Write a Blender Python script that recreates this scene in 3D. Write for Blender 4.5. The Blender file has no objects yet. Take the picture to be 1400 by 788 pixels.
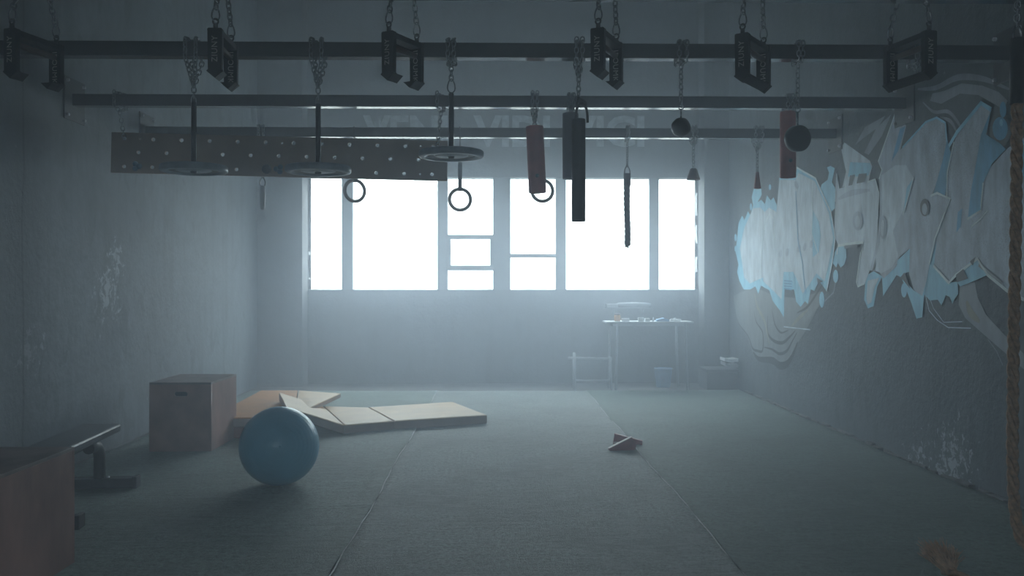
import bpy, bmesh, math, random
from mathutils import Vector, Matrix

random.seed(7)
S = bpy.context.scene
COL = S.collection
PI = math.pi

# ------------------------------------------------------------------ camera
F = 1200.0                      # focal length in pixels of a 1400x788 frame
YAW = math.atan(22 / F)         # turned slightly to the right
EYE = 1.5
cam_d = bpy.data.cameras.new('camera')
cam_d.sensor_width = 36
cam_d.lens = F / 1400 * 36
cam_d.shift_y = -2 / 1400
cam_d.clip_start = 0.05
cam = bpy.data.objects.new('camera', cam_d)
cam.location = (0, 0, EYE)
cam.rotation_euler = (PI / 2, 0, -YAW)
COL.objects.link(cam)
S.camera = cam

# ------------------------------------------------------------------ world: overcast sky
SKY = 9.0
W = bpy.data.worlds.new('world')
S.world = W
W.use_nodes = True
nt = W.node_tree
bg = nt.nodes['Background']
tc = nt.nodes.new('ShaderNodeTexCoord')
sp = nt.nodes.new('ShaderNodeSeparateXYZ')
nt.links.new(tc.outputs['Generated'], sp.inputs[0])
m1 = nt.nodes.new('ShaderNodeMapRange')          # overcast law: zenith three times the horizon
m1.inputs['From Min'].default_value = 0.0
m1.inputs['From Max'].default_value = 1.0
m1.inputs['To Min'].default_value = SKY * 1 / 3
m1.inputs['To Max'].default_value = SKY
nt.links.new(sp.outputs['Z'], m1.inputs['Value'])
nt.links.new(m1.outputs[0], bg.inputs['Strength'])
bg.inputs['Color'].default_value = (0.72, 0.855, 1.0, 1)

# ------------------------------------------------------------------ exposure
S.view_settings.view_transform = 'Standard'
S.view_settings.look = 'None'
S.view_settings.gamma = 1
S.view_settings.use_curve_mapping = False
S.view_settings.exposure = 1.72
S.cycles.use_denoising = True
S.cycles.max_bounces = 10
S.cycles.diffuse_bounces = 5
S.cycles.glossy_bounces = 3
S.cycles.volume_bounces = 3
S.cycles.transparent_max_bounces = 12
S.cycles.caustics_reflective = False
S.cycles.caustics_refractive = False
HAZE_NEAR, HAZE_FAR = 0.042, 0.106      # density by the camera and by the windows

# room: X left/right walls, Y depth, Z up
XL, XR = -3.60, 3.55
YB, YN, YF = 13.30, 13.70, -4.0       # back pilasters, recessed window wall, wall behind
ZC = 6.7


def ray(px, py):
    u = (px - 700) / F
    w = (392 - py) / F
    return Vector((math.sin(YAW) + u * math.cos(YAW), math.cos(YAW) - u * math.sin(YAW), w))


def atY(px, py, Y):
    d = ray(px, py)
    return Vector((0, 0, EYE)) + d * (Y / d.y)


def atX(px, py, X):
    d = ray(px, py)
    return Vector((0, 0, EYE)) + d * (X / d.x)


def atZ(px, py, Z=0.0):
    d = ray(px, py)
    return Vector((0, 0, EYE)) + d * ((Z - EYE) / d.z)


# portal: guides the sampling of the sky through the window opening
pl_d = bpy.data.lights.new('window_portal', 'AREA')
pl_d.shape = 'RECTANGLE'
a, b = atY(415, 400, YN - 0.02), atY(957, 238, YN - 0.02)
pl_d.size, pl_d.size_y = b.x - a.x, b.z - a.z
pl_d.cycles.is_portal = True
pl = bpy.data.objects.new('window_portal', pl_d)
pl.location = ((a.x + b.x) / 2, YN - 0.02, (a.z + b.z) / 2)
pl.rotation_euler = (-PI / 2, 0, 0)
COL.objects.link(pl)

pf_d = bpy.data.lights.new('front_window_portal', 'AREA')
pf_d.shape = 'RECTANGLE'
pf_d.size, pf_d.size_y = 2.2, 1.2
pf_d.cycles.is_portal = True
pf = bpy.data.objects.new('front_window_portal', pf_d)
pf.location = (0, YF - 0.02, 2.5)
pf.rotation_euler = (PI / 2, 0, 0)
COL.objects.link(pf)


# ------------------------------------------------------------------ materials
def mat(name, col, rough=0.6, metal=0.0, var=0.15, scale=8.0, bump=0.0, bscale=40.0, stretch=None, spec=0.4):
    m = bpy.data.materials.new(name)
    m.use_nodes = True
    t = m.node_tree
    bs = t.nodes['Principled BSDF']
    bs.inputs['Roughness'].default_value = rough
    bs.inputs['Metallic'].default_value = metal
    bs.inputs['Specular IOR Level'].default_value = spec
    co = t.nodes.new('ShaderNodeTexCoord')
    src = co.outputs['Object']
    if stretch:
        mp = t.nodes.new('ShaderNodeMapping')
        mp.inputs['Scale'].default_value = stretch
        t.links.new(src, mp.inputs[0])
        src = mp.outputs[0]
    n = t.nodes.new('ShaderNodeTexNoise')
    n.inputs['Scale'].default_value = scale
    n.inputs['Detail'].default_value = 5
    t.links.new(src, n.inputs['Vector'])
    r = t.nodes.new('ShaderNodeValToRGB')
    r.color_ramp.elements[0].position = 0.3
    r.color_ramp.elements[1].position = 0.7
    r.color_ramp.elements[0].color = (*[c * (1 - var) for c in col], 1)
    r.color_ramp.elements[1].color = (*[min(1, c * (1 + var)) for c in col], 1)
    t.links.new(n.outputs['Fac'], r.inputs[0])
    t.links.new(r.outputs[0], bs.inputs['Base Color'])
    if bump:
        n2 = t.nodes.new('ShaderNodeTexNoise')
        n2.inputs['Scale'].default_value = bscale
        n2.inputs['Detail'].default_value = 4
        t.links.new(src, n2.inputs['Vector'])
        bp = t.nodes.new('ShaderNodeBump')
        bp.inputs['Strength'].default_value = bump
        bp.inputs['Distance'].default_value = 0.01
        t.links.new(n2.outputs['Fac'], bp.inputs['Height'])
        t.links.new(bp.outputs[0], bs.inputs['Normal'])
    return m


class NT:
    """small helper to write longer node chains"""
    def __init__(s, m):
        s.t = m.node_tree

    def node(s, kind, **kw):
        n = s.t.nodes.new(kind)
        for k, v in kw.items():
            setattr(n, k, v)
        return n

    def link(s, a, b):
        s.t.links.new(a, b)

    def noise(s, vec, scale, detail=5, rough=0.5, dist=0.0):
        n = s.node('ShaderNodeTexNoise')
        n.inputs['Scale'].default_value = scale
        n.inputs['Detail'].default_value = detail
        n.inputs['Roughness'].default_value = rough
        n.inputs['Distortion'].default_value = dist
        s.link(vec, n.inputs['Vector'])
        return n.outputs['Fac']

    def ramp(s, fac, a, b, ca=0.0, cb=1.0):
        r = s.node('ShaderNodeMapRange')
        r.inputs['From Min'].default_value = a
        r.inputs['From Max'].default_value = b
        r.inputs['To Min'].default_value = ca
        r.inputs['To Max'].default_value = cb
        s.link(fac, r.inputs['Value'])
        return r.outputs[0]

    def math(s, op, a, b=None):
        n = s.node('ShaderNodeMath', operation=op)
        for i, v in enumerate((a, b)):
            if v is None:
                continue
            if isinstance(v, (int, float)):
                n.inputs[i].default_value = v
            else:
                s.link(v, n.inputs[i])
        return n.outputs[0]

    def mix(s, fac, a, b):
        n = s.node('ShaderNodeMix', data_type='RGBA')
        if isinstance(fac, (int, float)):
            n.inputs[0].default_value = fac
        else:
            s.link(fac, n.inputs[0])
        for i, v in ((6, a), (7, b)):
            if isinstance(v, tuple):
                n.inputs[i].default_value = (*v, 1)
            else:
                s.link(v, n.inputs[i])
        return n.outputs[2]

    def mapping(s, vec, scale=(1, 1, 1), loc=(0, 0, 0)):
        n = s.node('ShaderNodeMapping')
        n.inputs['Scale'].default_value = scale
        n.inputs['Location'].default_value = loc
        s.link(vec, n.inputs[0])
        return n.outputs[0]

    def near(s, vec, p, r, soft=1.0):
        """1 at point p fading to 0 at distance r"""
        n = s.node('ShaderNodeVectorMath', operation='DISTANCE')
        s.link(vec, n.inputs[0])
        n.inputs[1].default_value = p
        return s.ramp(n.outputs['Value'], r * soft, 0.0)

    def bump(s, height, strength, dist, bs):
        bp = s.node('ShaderNodeBump')
        bp.inputs['Strength'].default_value = strength
        bp.inputs['Distance'].default_value = dist
        s.link(height, bp.inputs['Height'])
        s.link(bp.outputs[0], bs.inputs['Normal'])


def plaster(name, col, chips=(), seam=None):
    m = bpy.data.materials.new(name)
    m.use_nodes = True
    q = NT(m)
    bs = m.node_tree.nodes['Principled BSDF']
    bs.inputs['Roughness'].default_value = 0.7
    bs.inputs['Specular IOR Level'].default_value = 0.3
    v = q.node('ShaderNodeTexCoord').outputs['Object']
    big = q.noise(v, 0.55, 4)
    c = q.mix(q.ramp(big, 0.35, 0.65), tuple(x * 0.86 for x in col), tuple(x * 1.12 for x in col))
    fine = q.noise(v, 9.0, 6, 0.6)
    c = q.mix(q.ramp(fine, 0.35, 0.7, 0, 0.6), c, tuple(x * 0.62 for x in col))
    st = q.noise(q.mapping(v, (3.2, 3.2, 0.35)), 1.6, 5)                 # vertical water streaks
    c = q.mix(q.ramp(st, 0.52, 0.72, 0, 0.55), c, tuple(x * 0.5 for x in col))
    dk = q.noise(q.mapping(v, (2.0, 2.0, 1.2), (3.1, 1.7, 0.4)), 2.3, 3, 0.5, 0.6)   # dark patches
    c = q.mix(q.ramp(dk, 0.62, 0.66, 0, 0.5), c, tuple(x * 0.5 for x in col))
    wt = q.noise(q.mapping(v, (1.6, 1.6, 1.0), (7.3, 2.7, 5.4)), 6.5, 6, 0.62, 0.3)
    cl = q.noise(v, 0.9, 2)
    sc = q.math('MULTIPLY', q.ramp(wt, 0.70, 0.74), q.ramp(cl, 0.5, 0.6))
    c = q.mix(q.math('MULTIPLY', sc, 0.6), c, (0.62, 0.66, 0.68))          # scuffed bare plaster
    for p, r in chips:
        f = q.math('MULTIPLY', q.near(v, p, r), 1.0)
        g = q.noise(v, 13.0, 6, 0.7, 0.5)
        k = q.ramp(q.math('ADD', g, q.math('MULTIPLY', f, 0.22)), 0.66, 0.71)
        k = q.math('MULTIPLY', k, q.ramp(f, 0.0, 0.15))
        c = q.mix(q.math('MULTIPLY', k, 0.7), c, (0.6, 0.64, 0.67))
    if seam is not None:
        xyz = q.node('ShaderNodeSeparateXYZ')
        wob = q.noise(q.mapping(v, (1, 1, 0.8)), 1.4, 4)
        q.link(v, xyz.inputs[0])
        y = q.math('ADD', xyz.outputs['Y'], q.math('MULTIPLY', wob, 0.12))
        d = q.math('ABSOLUTE', q.math('SUBTRACT', y, seam + 0.06))
        c = q.mix(q.ramp(d, 0.42, 0.0, 0, 0.6), c, tuple(x * 0.4 for x in col))
        c = q.mix(q.ramp(d, 0.018, 0.006, 0, 0.7), c, tuple(x * 0.25 for x in col))
    q.link(c, bs.inputs['Base Color'])
    h = q.math('ADD', q.noise(v, 22, 5, 0.6), q.math('MULTIPLY', q.noise(v, 2.2, 3), 2.0))
    q.bump(h, 0.35, 0.02, bs)
    return m


def turf_mat(name, col, creases=False):
    m = bpy.data.materials.new(name)
    m.use_nodes = True
    q = NT(m)
    bs = m.node_tree.nodes['Principled BSDF']
    bs.inputs['Roughness'].default_value = 0.55
    bs.inputs['Specular IOR Level'].default_value = 0.35
    bs.inputs['Sheen Weight'].default_value = 0.25
    bs.inputs['Sheen Roughness'].default_value = 0.4
    v = q.node('ShaderNodeTexCoord').outputs['Object']
    a = q.noise(v, 36, 6, 0.95)
    b = q.noise(v, 1.1, 5, 0.6)
    d = q.noise(q.mapping(v, (0.6, 2.6, 1)), 9, 5, 0.65)
    c = q.mix(q.ramp(a, 0.38, 0.64), tuple(x * 0.12 for x in col), tuple(x * 2.1 for x in col))
    c = q.mix(q.ramp(b, 0.4, 0.66, 0, 0.7), c, tuple(x * 0.6 for x in col))
    c = q.mix(q.ramp(d, 0.45, 0.68, 0, 0.7), c, tuple(x * 1.35 for x in (col[0] * 1.15, col[1], col[2] * 1.05)))
    q.link(c, bs.inputs['Base Color'])
    h = q.math('ADD', q.math('MULTIPLY', q.noise(v, 70, 4, 0.8), 1.6), q.math('MULTIPLY', d, 0.6))
    if creases:
        w = q.noise(q.mapping(v, (0.35, 2.6, 1)), 2.0, 3, 0.5, 0.5)
        h = q.math('ADD', h, q.math('MULTIPLY', q.ramp(w, 0.55, 0.75), 1.0))
    q.bump(h, 0.9, 0.02, bs)
    return m


M = {}
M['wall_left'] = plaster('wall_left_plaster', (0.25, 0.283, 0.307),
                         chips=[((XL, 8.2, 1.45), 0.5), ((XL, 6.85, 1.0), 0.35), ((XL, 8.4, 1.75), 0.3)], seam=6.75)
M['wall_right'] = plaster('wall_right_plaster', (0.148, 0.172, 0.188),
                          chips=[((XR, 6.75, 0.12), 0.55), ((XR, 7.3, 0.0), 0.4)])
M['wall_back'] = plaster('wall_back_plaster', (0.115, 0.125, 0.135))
M['ceiling'] = plaster('ceiling_concrete', (0.10, 0.105, 0.11))
M['floor'] = plaster('floor_concrete', (0.16, 0.16, 0.16))
M['turf_a'] = turf_mat('turf_grey_green', (0.30, 0.365, 0.335))
M['turf_b'] = turf_mat('turf_green', (0.14, 0.225, 0.18))
M['turf_c'] = turf_mat('turf_left_green', (0.21, 0.30, 0.255), True)
M['steel'] = mat('painted_black_steel', (0.05, 0.051, 0.053), 0.14, 0.0, 0.2, 6, 0.015, 30, spec=0.6)
M['bench_steel'] = mat('matt_black_bench_steel', (0.018, 0.018, 0.02), 0.5, 0.0, 0.2, 8)
M['plate'] = mat('raw_dark_steel_plate', (0.07, 0.072, 0.075), 0.5, 0.3, 0.25, 9)
M['zinc'] = mat('zinc_chain', (0.50, 0.52, 0.54), 0.2, 0.9, 0.2, 30)
M['bolt'] = mat('bright_bolt', (0.62, 0.63, 0.65), 0.3, 0.9, 0.1, 30)
M['grip'] = mat('matt_black_plastic', (0.022, 0.022, 0.024), 0.55, 0, 0.2, 20, 0.1, 90)
M['dowel'] = mat('dark_wood_dowel', (0.12, 0.085, 0.07), 0.5, 0, 0.2, 10, stretch=(1, 12, 12))
M['letter'] = mat('grey_lettering', (0.46, 0.45, 0.43), 0.6, 0, 0.25, 60)
M['disc'] = mat('grey_rubber_plate', (0.32, 0.37, 0.42), 0.42, 0, 0.2, 12)
M['disc_in'] = mat('dark_plate_recess', (0.07, 0.075, 0.085), 0.45, 0, 0.2, 12)
M['pipe'] = mat('black_plastic_pipe', (0.035, 0.037, 0.042), 0.5, 0, 0.2, 8, stretch=(20, 20, 1))
M['redtube'] = mat('dull_red_wrapped_tube', (0.48, 0.10, 0.085), 0.6, 0, 0.22, 9, 0.1, 50)
M['ball_black'] = mat('black_grip_ball', (0.02, 0.021, 0.023), 0.42, 0, 0.25, 14, 0.25, 30)
M['wood_ring'] = mat('brown_ring_wood', (0.20, 0.17, 0.155), 0.5, 0, 0.2, 12)
M['strap'] = mat('dark_webbing', (0.05, 0.05, 0.055), 0.7, 0, 0.2, 60)
M['black_rope'] = mat('black_rope', (0.035, 0.036, 0.04), 0.75, 0, 0.3, 60)
M['board'] = mat('brown_plywood_board', (0.40, 0.30, 0.24), 0.6, 0, 0.16, 4, 0.05, 40, stretch=(1, 1, 8))
M['hold'] = mat('blue_plastic_hold', (0.06, 0.17, 0.26), 0.45, 0, 0.12, 12)
M['cone'] = mat('pale_red_cone', (0.27, 0.17, 0.15), 0.5, 0, 0.2, 12)
M['ply'] = mat('brown_plywood_box', (0.42, 0.235, 0.195), 0.55, 0, 0.30, 5, 0.12, 30, stretch=(1, 1, 0.45))
M['ply_top'] = mat('grey_worn_plywood', (0.26, 0.20, 0.185), 0.5, 0, 0.30, 7, 0.1, 30)
M['dark'] = mat('painted_slot_shade', (0.02, 0.02, 0.02), 0.9)
M['vinyl'] = mat('black_vinyl', (0.035, 0.038, 0.044), 0.34, 0, 0.15, 10, 0.06, 120, spec=0.55)
M['ball'] = mat('blue_rubber_ball', (0.13, 0.50, 0.74), 0.30, 0, 0.06, 5, 0.03, 200, spec=0.5)
M['mat_tan'] = mat('tan_vinyl_mat', (0.68, 0.47, 0.26), 0.5, 0, 0.1, 5, 0.08, 25)
M['mat_orange'] = mat('orange_vinyl_mat', (0.62, 0.27, 0.06), 0.5, 0, 0.1, 5, 0.08, 25)
M['mat_side'] = mat('brown_vinyl_mat_side', (0.34, 0.22, 0.165), 0.5, 0, 0.12, 6)
M['mat_red'] = mat('red_vinyl_mat', (0.36, 0.10, 0.07), 0.5, 0, 0.12, 6)
M['seamdark'] = mat('mat_fold_seam', (0.08, 0.07, 0.065), 0.7)
M['redwood'] = mat('dark_red_painted_wood', (0.36, 0.06, 0.06), 0.45, 0, 0.25, 18)
M['rededge'] = mat('pale_wedge_tone', (0.48, 0.36, 0.34), 0.5, 0, 0.2, 20)
M['frame'] = mat('window_frame_paint', (0.16, 0.175, 0.19), 0.5, 0, 0.1, 5)
M['mortar'] = mat('rough_mortar', (0.36, 0.37, 0.38), 0.8, 0, 0.2, 12, 0.5, 30)
M['manila'] = mat('manila_rope', (0.52, 0.33, 0.20), 0.8, 0, 0.35, 40, 0.6, 160)
M['fray'] = mat('frayed_manila', (0.62, 0.42, 0.28), 0.85, 0, 0.3, 40)
M['grey_metal'] = mat('pale_grey_tube', (0.36, 0.38, 0.40), 0.45, 0.2, 0.1, 12)
M['white'] = mat('pale_paper', (0.78, 0.8, 0.8), 0.5, 0, 0.08, 20)
M['orange'] = mat('orange_plastic', (0.85, 0.42, 0.14), 0.45, 0, 0.08, 20)
M['bluepl'] = mat('blue_folder', (0.13, 0.30, 0.50), 0.45, 0, 0.1, 20)
M['darkbox'] = mat('dark_grey_box', (0.07, 0.075, 0.08), 0.6, 0, 0.2, 10)
M['twine'] = mat('pale_seam_tape', (0.62, 0.65, 0.64), 0.6, 0, 0.3, 60)
M['wall_letter'] = mat('faded_wall_lettering', (0.46, 0.49, 0.51), 0.7, 0, 0.28, 14)
M['skirting'] = mat('broken_skirting_edge', (0.17, 0.17, 0.17), 0.8, 0, 0.35, 14, 0.6, 20)


def paint(name, col, var=0.2, scale=5.0, speck=0.0):
    m = bpy.data.materials.new(name)
    m.use_nodes = True
    q = NT(m)
    bs = m.node_tree.nodes['Principled BSDF']
    bs.inputs['Roughness'].default_value = 0.6
    bs.inputs['Specular IOR Level'].default_value = 0.3
    v = q.node('ShaderNodeTexCoord').outputs['Object']
    a = q.noise(q.mapping(v, (1, 2.2, 0.8)), scale, 5, 0.6)
    c = q.mix(q.ramp(a, 0.32, 0.68), tuple(x * (1 - var) for x in col), tuple(min(1, x * (1 + var)) for x in col))
    if speck:
        s = q.noise(q.mapping(v, (1, 2.5, 3.0)), 24, 4, 0.7)
        k = q.noise(v, 1.5, 3)
        f = q.math('MULTIPLY', q.ramp(s, 0.52, 0.62), q.ramp(k, 0.42, 0.58))
        c = q.mix(q.math('MULTIPLY', f, speck), c, tuple(x * 0.45 for x in col))
    q.link(c, bs.inputs['Base Color'])
    return m


M['p_pale'] = paint('mural_pale_grey', (0.66, 0.75, 0.82), 0.22, 3.5, 0.25)
M['p_grey'] = paint('mural_mid_grey', (0.49, 0.56, 0.64), 0.28, 3.5, 0.5)
M['p_ice'] = paint('mural_ice_blue', (0.34, 0.70, 0.90), 0.16, 4)
M['p_blue'] = paint('mural_blue', (0.13, 0.42, 0.64), 0.2, 4)
M['p_line'] = paint('mural_light_outline', (0.82, 0.95, 0.97), 0.12, 8)
M['p_dark'] = paint('mural_dark_gap', (0.105, 0.12, 0.13), 0.15, 6)
M['p_smoke'] = paint('mural_smoke_grey', (0.33, 0.37, 0.40), 0.2, 3)
M['p_drape'] = paint('mural_drape_grey', (0.24, 0.265, 0.27), 0.15, 3)
M['p_drapeline'] = paint('mural_drape_line', (0.03, 0.035, 0.038), 0.15, 5)
M['p_ochre'] = paint('mural_ochre', (0.33, 0.33, 0.26), 0.2, 4)

gl = bpy.data.materials.new('window_glass')
gl.use_nodes = True
q = NT(gl)
o = gl.node_tree.nodes['Material Output']
gl.node_tree.nodes.remove(gl.node_tree.nodes['Principled BSDF'])
tr = q.node('ShaderNodeBsdfTransparent')
tr.inputs[0].default_value = (0.96, 0.985, 0.97, 1)
gs = q.node('ShaderNodeBsdfGlossy')
gs.inputs['Roughness'].default_value = 0.05
mx = q.node('ShaderNodeMixShader')
mx.inputs[0].default_value = 0.06
q.link(tr.outputs[0], mx.inputs[1])
q.link(gs.outputs[0], mx.inputs[2])
q.link(mx.outputs[0], o.inputs[0])
M['glass'] = gl

hz = bpy.data.materials.new('haze')
hz.use_nodes = True
q = NT(hz)
o = hz.node_tree.nodes['Material Output']
hz.node_tree.nodes.remove(hz.node_tree.nodes['Principled BSDF'])
vs = q.node('ShaderNodeVolumeScatter')
vs.inputs['Color'].default_value = (0.80, 0.885, 1.0, 1)
sy = q.node('ShaderNodeSeparateXYZ')
q.link(q.node('ShaderNodeTexCoord').outputs['Object'], sy.inputs[0])
gy = q.ramp(sy.outputs['Y'], 4.0, 13.7)            # density raised towards the windows to shape their glow
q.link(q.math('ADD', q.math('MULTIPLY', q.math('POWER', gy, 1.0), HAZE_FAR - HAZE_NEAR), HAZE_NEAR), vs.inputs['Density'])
vs.inputs['Anisotropy'].default_value = 0.45
q.link(vs.outputs[0], o.inputs['Volume'])
M['haze'] = hz


# ------------------------------------------------------------------ mesh helpers
class MB:
    def __init__(s):
        s.bm = bmesh.new()

    def box(s, x0, x1, y0, y1, z0, z1, bevel=0.0, mtx=None):
        r = bmesh.ops.create_cube(s.bm, size=1)
        vs = r['verts']
        for v in vs:
            v.co = Vector(((x0 + x1) / 2 + v.co.x * (x1 - x0), (y0 + y1) / 2 + v.co.y * (y1 - y0), (z0 + z1) / 2 + v.co.z * (z1 - z0)))
            if mtx:
                v.co = mtx @ v.co
        if bevel:
            es = list({e for v in vs for e in v.link_edges})
            bmesh.ops.bevel(s.bm, geom=es, offset=bevel, segments=2, affect='EDGES', profile=0.5)
        return s

    def prism(s, pts, vec, mtx=None):
        """closed prism: polygon pts pushed along vec"""
        vec = Vector(vec)
        A = [Vector(p) for p in pts]
        B = [p + vec for p in A]
        if mtx:
            A = [mtx @ p for p in A]
            B = [mtx @ p for p in B]
        va = [s.bm.verts.new(p) for p in A]
        vb = [s.bm.verts.new(p) for p in B]
        n = len(va)
        s.bm.faces.new(va)
        s.bm.faces.new(list(reversed(vb)))
        for i in range(n):
            j = (i + 1) % n
            s.bm.faces.new((va[j], va[i], vb[i], vb[j]))
        return s

    def tube(s, pts, r, n=8, closed=False, caps=True):
        pts = [Vector(p) for p in pts]
        m = len(pts)
        rr = r if isinstance(r, (list, tuple)) else [r] * m
        rings = []
        up = None
        for i in range(m):
            if closed:
                t = pts[(i + 1) % m] - pts[i - 1]
            else:
                t = pts[min(i + 1, m - 1)] - pts[max(i - 1, 0)]
            t.normalize()
            if up is None:
                up = Vector((0, 0, 1)) if abs(t.z) < 0.9 else Vector((1, 0, 0))
            u = up - t * up.dot(t)
            if u.length < 1e-5:
                u = t.orthogonal()
            u.normalize()
            up = u
            w = t.cross(u)
            rings.append([s.bm.verts.new(pts[i] + (u * math.cos(2 * PI * k / n) + w * math.sin(2 * PI * k / n)) * rr[i]) for k in range(n)])
        for i in range(m if closed else m - 1):
            a, b = rings[i], rings[(i + 1) % m]
            for k in range(n):
                f = s.bm.faces.new((a[k], a[(k + 1) % n], b[(k + 1) % n], b[k]))
                f.smooth = True
        if not closed and caps:
            s.bm.faces.new(list(reversed(rings[0])))
            s.bm.faces.new(rings[-1])
        return s

    def lathe(s, prof, n=32, mtx=None, smooth=True):
        rings = []
        for r, z in prof:
            if r < 1e-6:
                v = Vector((0, 0, z))
                rings.append([s.bm.verts.new(mtx @ v if mtx else v)])
            else:
                ring = []
                for k in range(n):
                    v = Vector((r * math.cos(2 * PI * k / n), r * math.sin(2 * PI * k / n), z))
                    ring.append(s.bm.verts.new(mtx @ v if mtx else v))
                rings.append(ring)
        for a, b in zip(rings, rings[1:]):
            for k in range(n):
                k2 = (k + 1) % n
                if len(a) == 1 and len(b) == 1:
                    continue
                if len(a) == 1:
                    f = s.bm.faces.new((a[0], b[k2], b[k]))
                elif len(b) == 1:
                    f = s.bm.faces.new((a[k], a[k2], b[0]))
                else:
                    f = s.bm.faces.new((a[k], a[k2], b[k2], b[k]))
                f.smooth = smooth
        return s

    def poly(s, pts):
        s.bm.faces.new([s.bm.verts.new(Vector(p)) for p in pts])
        return s

    def link(s, c, t, roll, L, Wd, r):
        """one stadium-shaped chain link around centre c, long axis t"""
        t = Vector(t).normalized()
        u = t.orthogonal().normalized()
        w = t.cross(u)
        uu = u * math.cos(roll) + w * math.sin(roll)
        pts = []
        hl = L / 2 - Wd / 2
        for k in range(5):
            a = -PI / 2 + PI * k / 4
            pts.append(c + t * (hl + Wd / 2 * math.cos(a)) + uu * (Wd / 2 * math.sin(a)))
        for k in range(5):
            a = PI / 2 + PI * k / 4
            pts.append(c + t * (-hl + Wd / 2 * math.cos(a)) + uu * (Wd / 2 * math.sin(a)))
        s.tube(pts, r, 5, closed=True)

    def chain(s, pts, L=0.044, Wd=0.027, r=0.0048):
        pts = [Vector(p) for p in pts]
        pitch = L - 2.2 * r
        segs = [(a, b) for a, b in zip(pts, pts[1:]) if (b - a).length > 1e-4]
        tot = sum((b - a).length for a, b in segs)
        n = max(1, int(round(tot / pitch)))
        for i in range(n):
            d = (i + 0.5) * tot / n
            for a, b in segs:
                l = (b - a).length
                if d <= l:
                    s.link(a.lerp(b, d / l), b - a, (PI / 2) * (i % 2) + 0.35, L, Wd, r)
                    break
                d -= l
        return s

    def mesh(s, name, m):
        bmesh.ops.recalc_face_normals(s.bm, faces=s.bm.faces)
        me = bpy.data.meshes.new(name)
        s.bm.to_mesh(me)
        s.bm.free()
        for k in (m if isinstance(m, (list, tuple)) else [m]):
            me.materials.append(k)
        return me

    def build(s, name, m, parent=None, loc=None):
        ob = bpy.data.objects.new(name, s.mesh(name, m))
        COL.objects.link(ob)
        if parent:
            ob.parent = parent
        if loc is not None:
            ob.location = loc
        return ob


def tag(ob, label=None, cat=None, group=None, kind=None):
    for k, v in (('label', label), ('category', cat), ('group', group), ('kind', kind)):
        if v:
            ob[k] = v
    return ob


def thing(name, label, cat, loc=(0, 0, 0), rz=0.0, group=None):
    ob = bpy.data.objects.new(name, None)
    ob.empty_display_size = 0.1
    COL.objects.link(ob)
    ob.location = loc
    ob.rotation_euler = (0, 0, rz)
    return tag(ob, label, cat, group)


def copy_tree(ob, parent=None):
    c = ob.copy()
    COL.objects.link(c)
    c.parent = parent
    for ch in list(ob.children):
        copy_tree(ch, c)
    return c


def struct(ob):
    ob['kind'] = 'structure'
    return ob


def text_mesh(name, body, size, m, parent=None, offset=0.0, extrude=0.0, space=1.0):
    cu = bpy.data.curves.new(name, 'FONT')
    cu.body = body
    cu.size = size
    cu.align_x = 'CENTER'
    cu.align_y = 'CENTER'
    cu.offset = offset
    cu.extrude = extrude
    cu.space_character = space
    cu.resolution_u = 3
    tmp = bpy.data.objects.new(name + '_curve', cu)
    COL.objects.link(tmp)
    dg = bpy.context.evaluated_depsgraph_get()
    me = bpy.data.meshes.new_from_object(tmp.evaluated_get(dg))
    bpy.data.objects.remove(tmp)
    me.materials.clear()
    me.materials.append(m)
    ob = bpy.data.objects.new(name, me)
    COL.objects.link(ob)
    if parent:
        ob.parent = parent
    return ob


# ================================================================== the room
T = 0.25
floor = struct(MB().box(XL - T, XR + T, YF - T, YN + T, -0.2, -0.012).build('floor', M['floor']))
struct(MB().box(XL - T, XR + T, YF - T, YN + T, ZC, ZC + 0.2).build('ceiling', M['ceiling']))
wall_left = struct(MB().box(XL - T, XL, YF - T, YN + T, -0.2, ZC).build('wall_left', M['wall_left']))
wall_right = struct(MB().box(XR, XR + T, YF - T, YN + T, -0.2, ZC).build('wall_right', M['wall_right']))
# (pane and frame of that window come further down with the other window)
# wall behind the photographer, with an unseen window added for light on camera-facing sides
FX0, FX1, FZ0, FZ1 = -1.1, 1.1, 1.9, 3.1
w = MB()
w.box(XL, FX0, YF - T, YF, -0.2, ZC)
w.box(FX1, XR, YF - T, YF, -0.2, ZC)
w.box(FX0, FX1, YF - T, YF, -0.2, FZ0)
w.box(FX0, FX1, YF - T, YF, FZ1, ZC)
struct(w.build('wall_front', M['wall_back']))

struct(MB().box(-60, 60, -60, 80, -0.8, -0.6).build('ground', mat('outdoor_ground', (0.2, 0.2, 0.19), 0.9)))

# back wall: two pilasters and the recessed wall with one long opening
nl, nr = atY(413, 392, YB).x, atY(963, 392, YB).x
ol, orr = atY(419, 392, YN).x, atY(955, 392, YN).x
oz0, oz1 = atY(688, 396.5, YN).z, atY(688, 242.5, YN).z
w = MB()
w.box(XL, nl, YB, YN + T, -0.2, ZC)
w.box(nr, XR, YB, YN + T, -0.2, ZC)
w.box(nl, nr, YN, YN + T, -0.2, oz0)
w.box(nl, nr, YN, YN + T, oz1, ZC)
w.box(nl, ol, YN, YN + T, oz0, oz1)
w.box(orr, nr, YN, YN + T, oz0, oz1)
wall_back = struct(w.build('wall_back', M['wall_back']))

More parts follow.
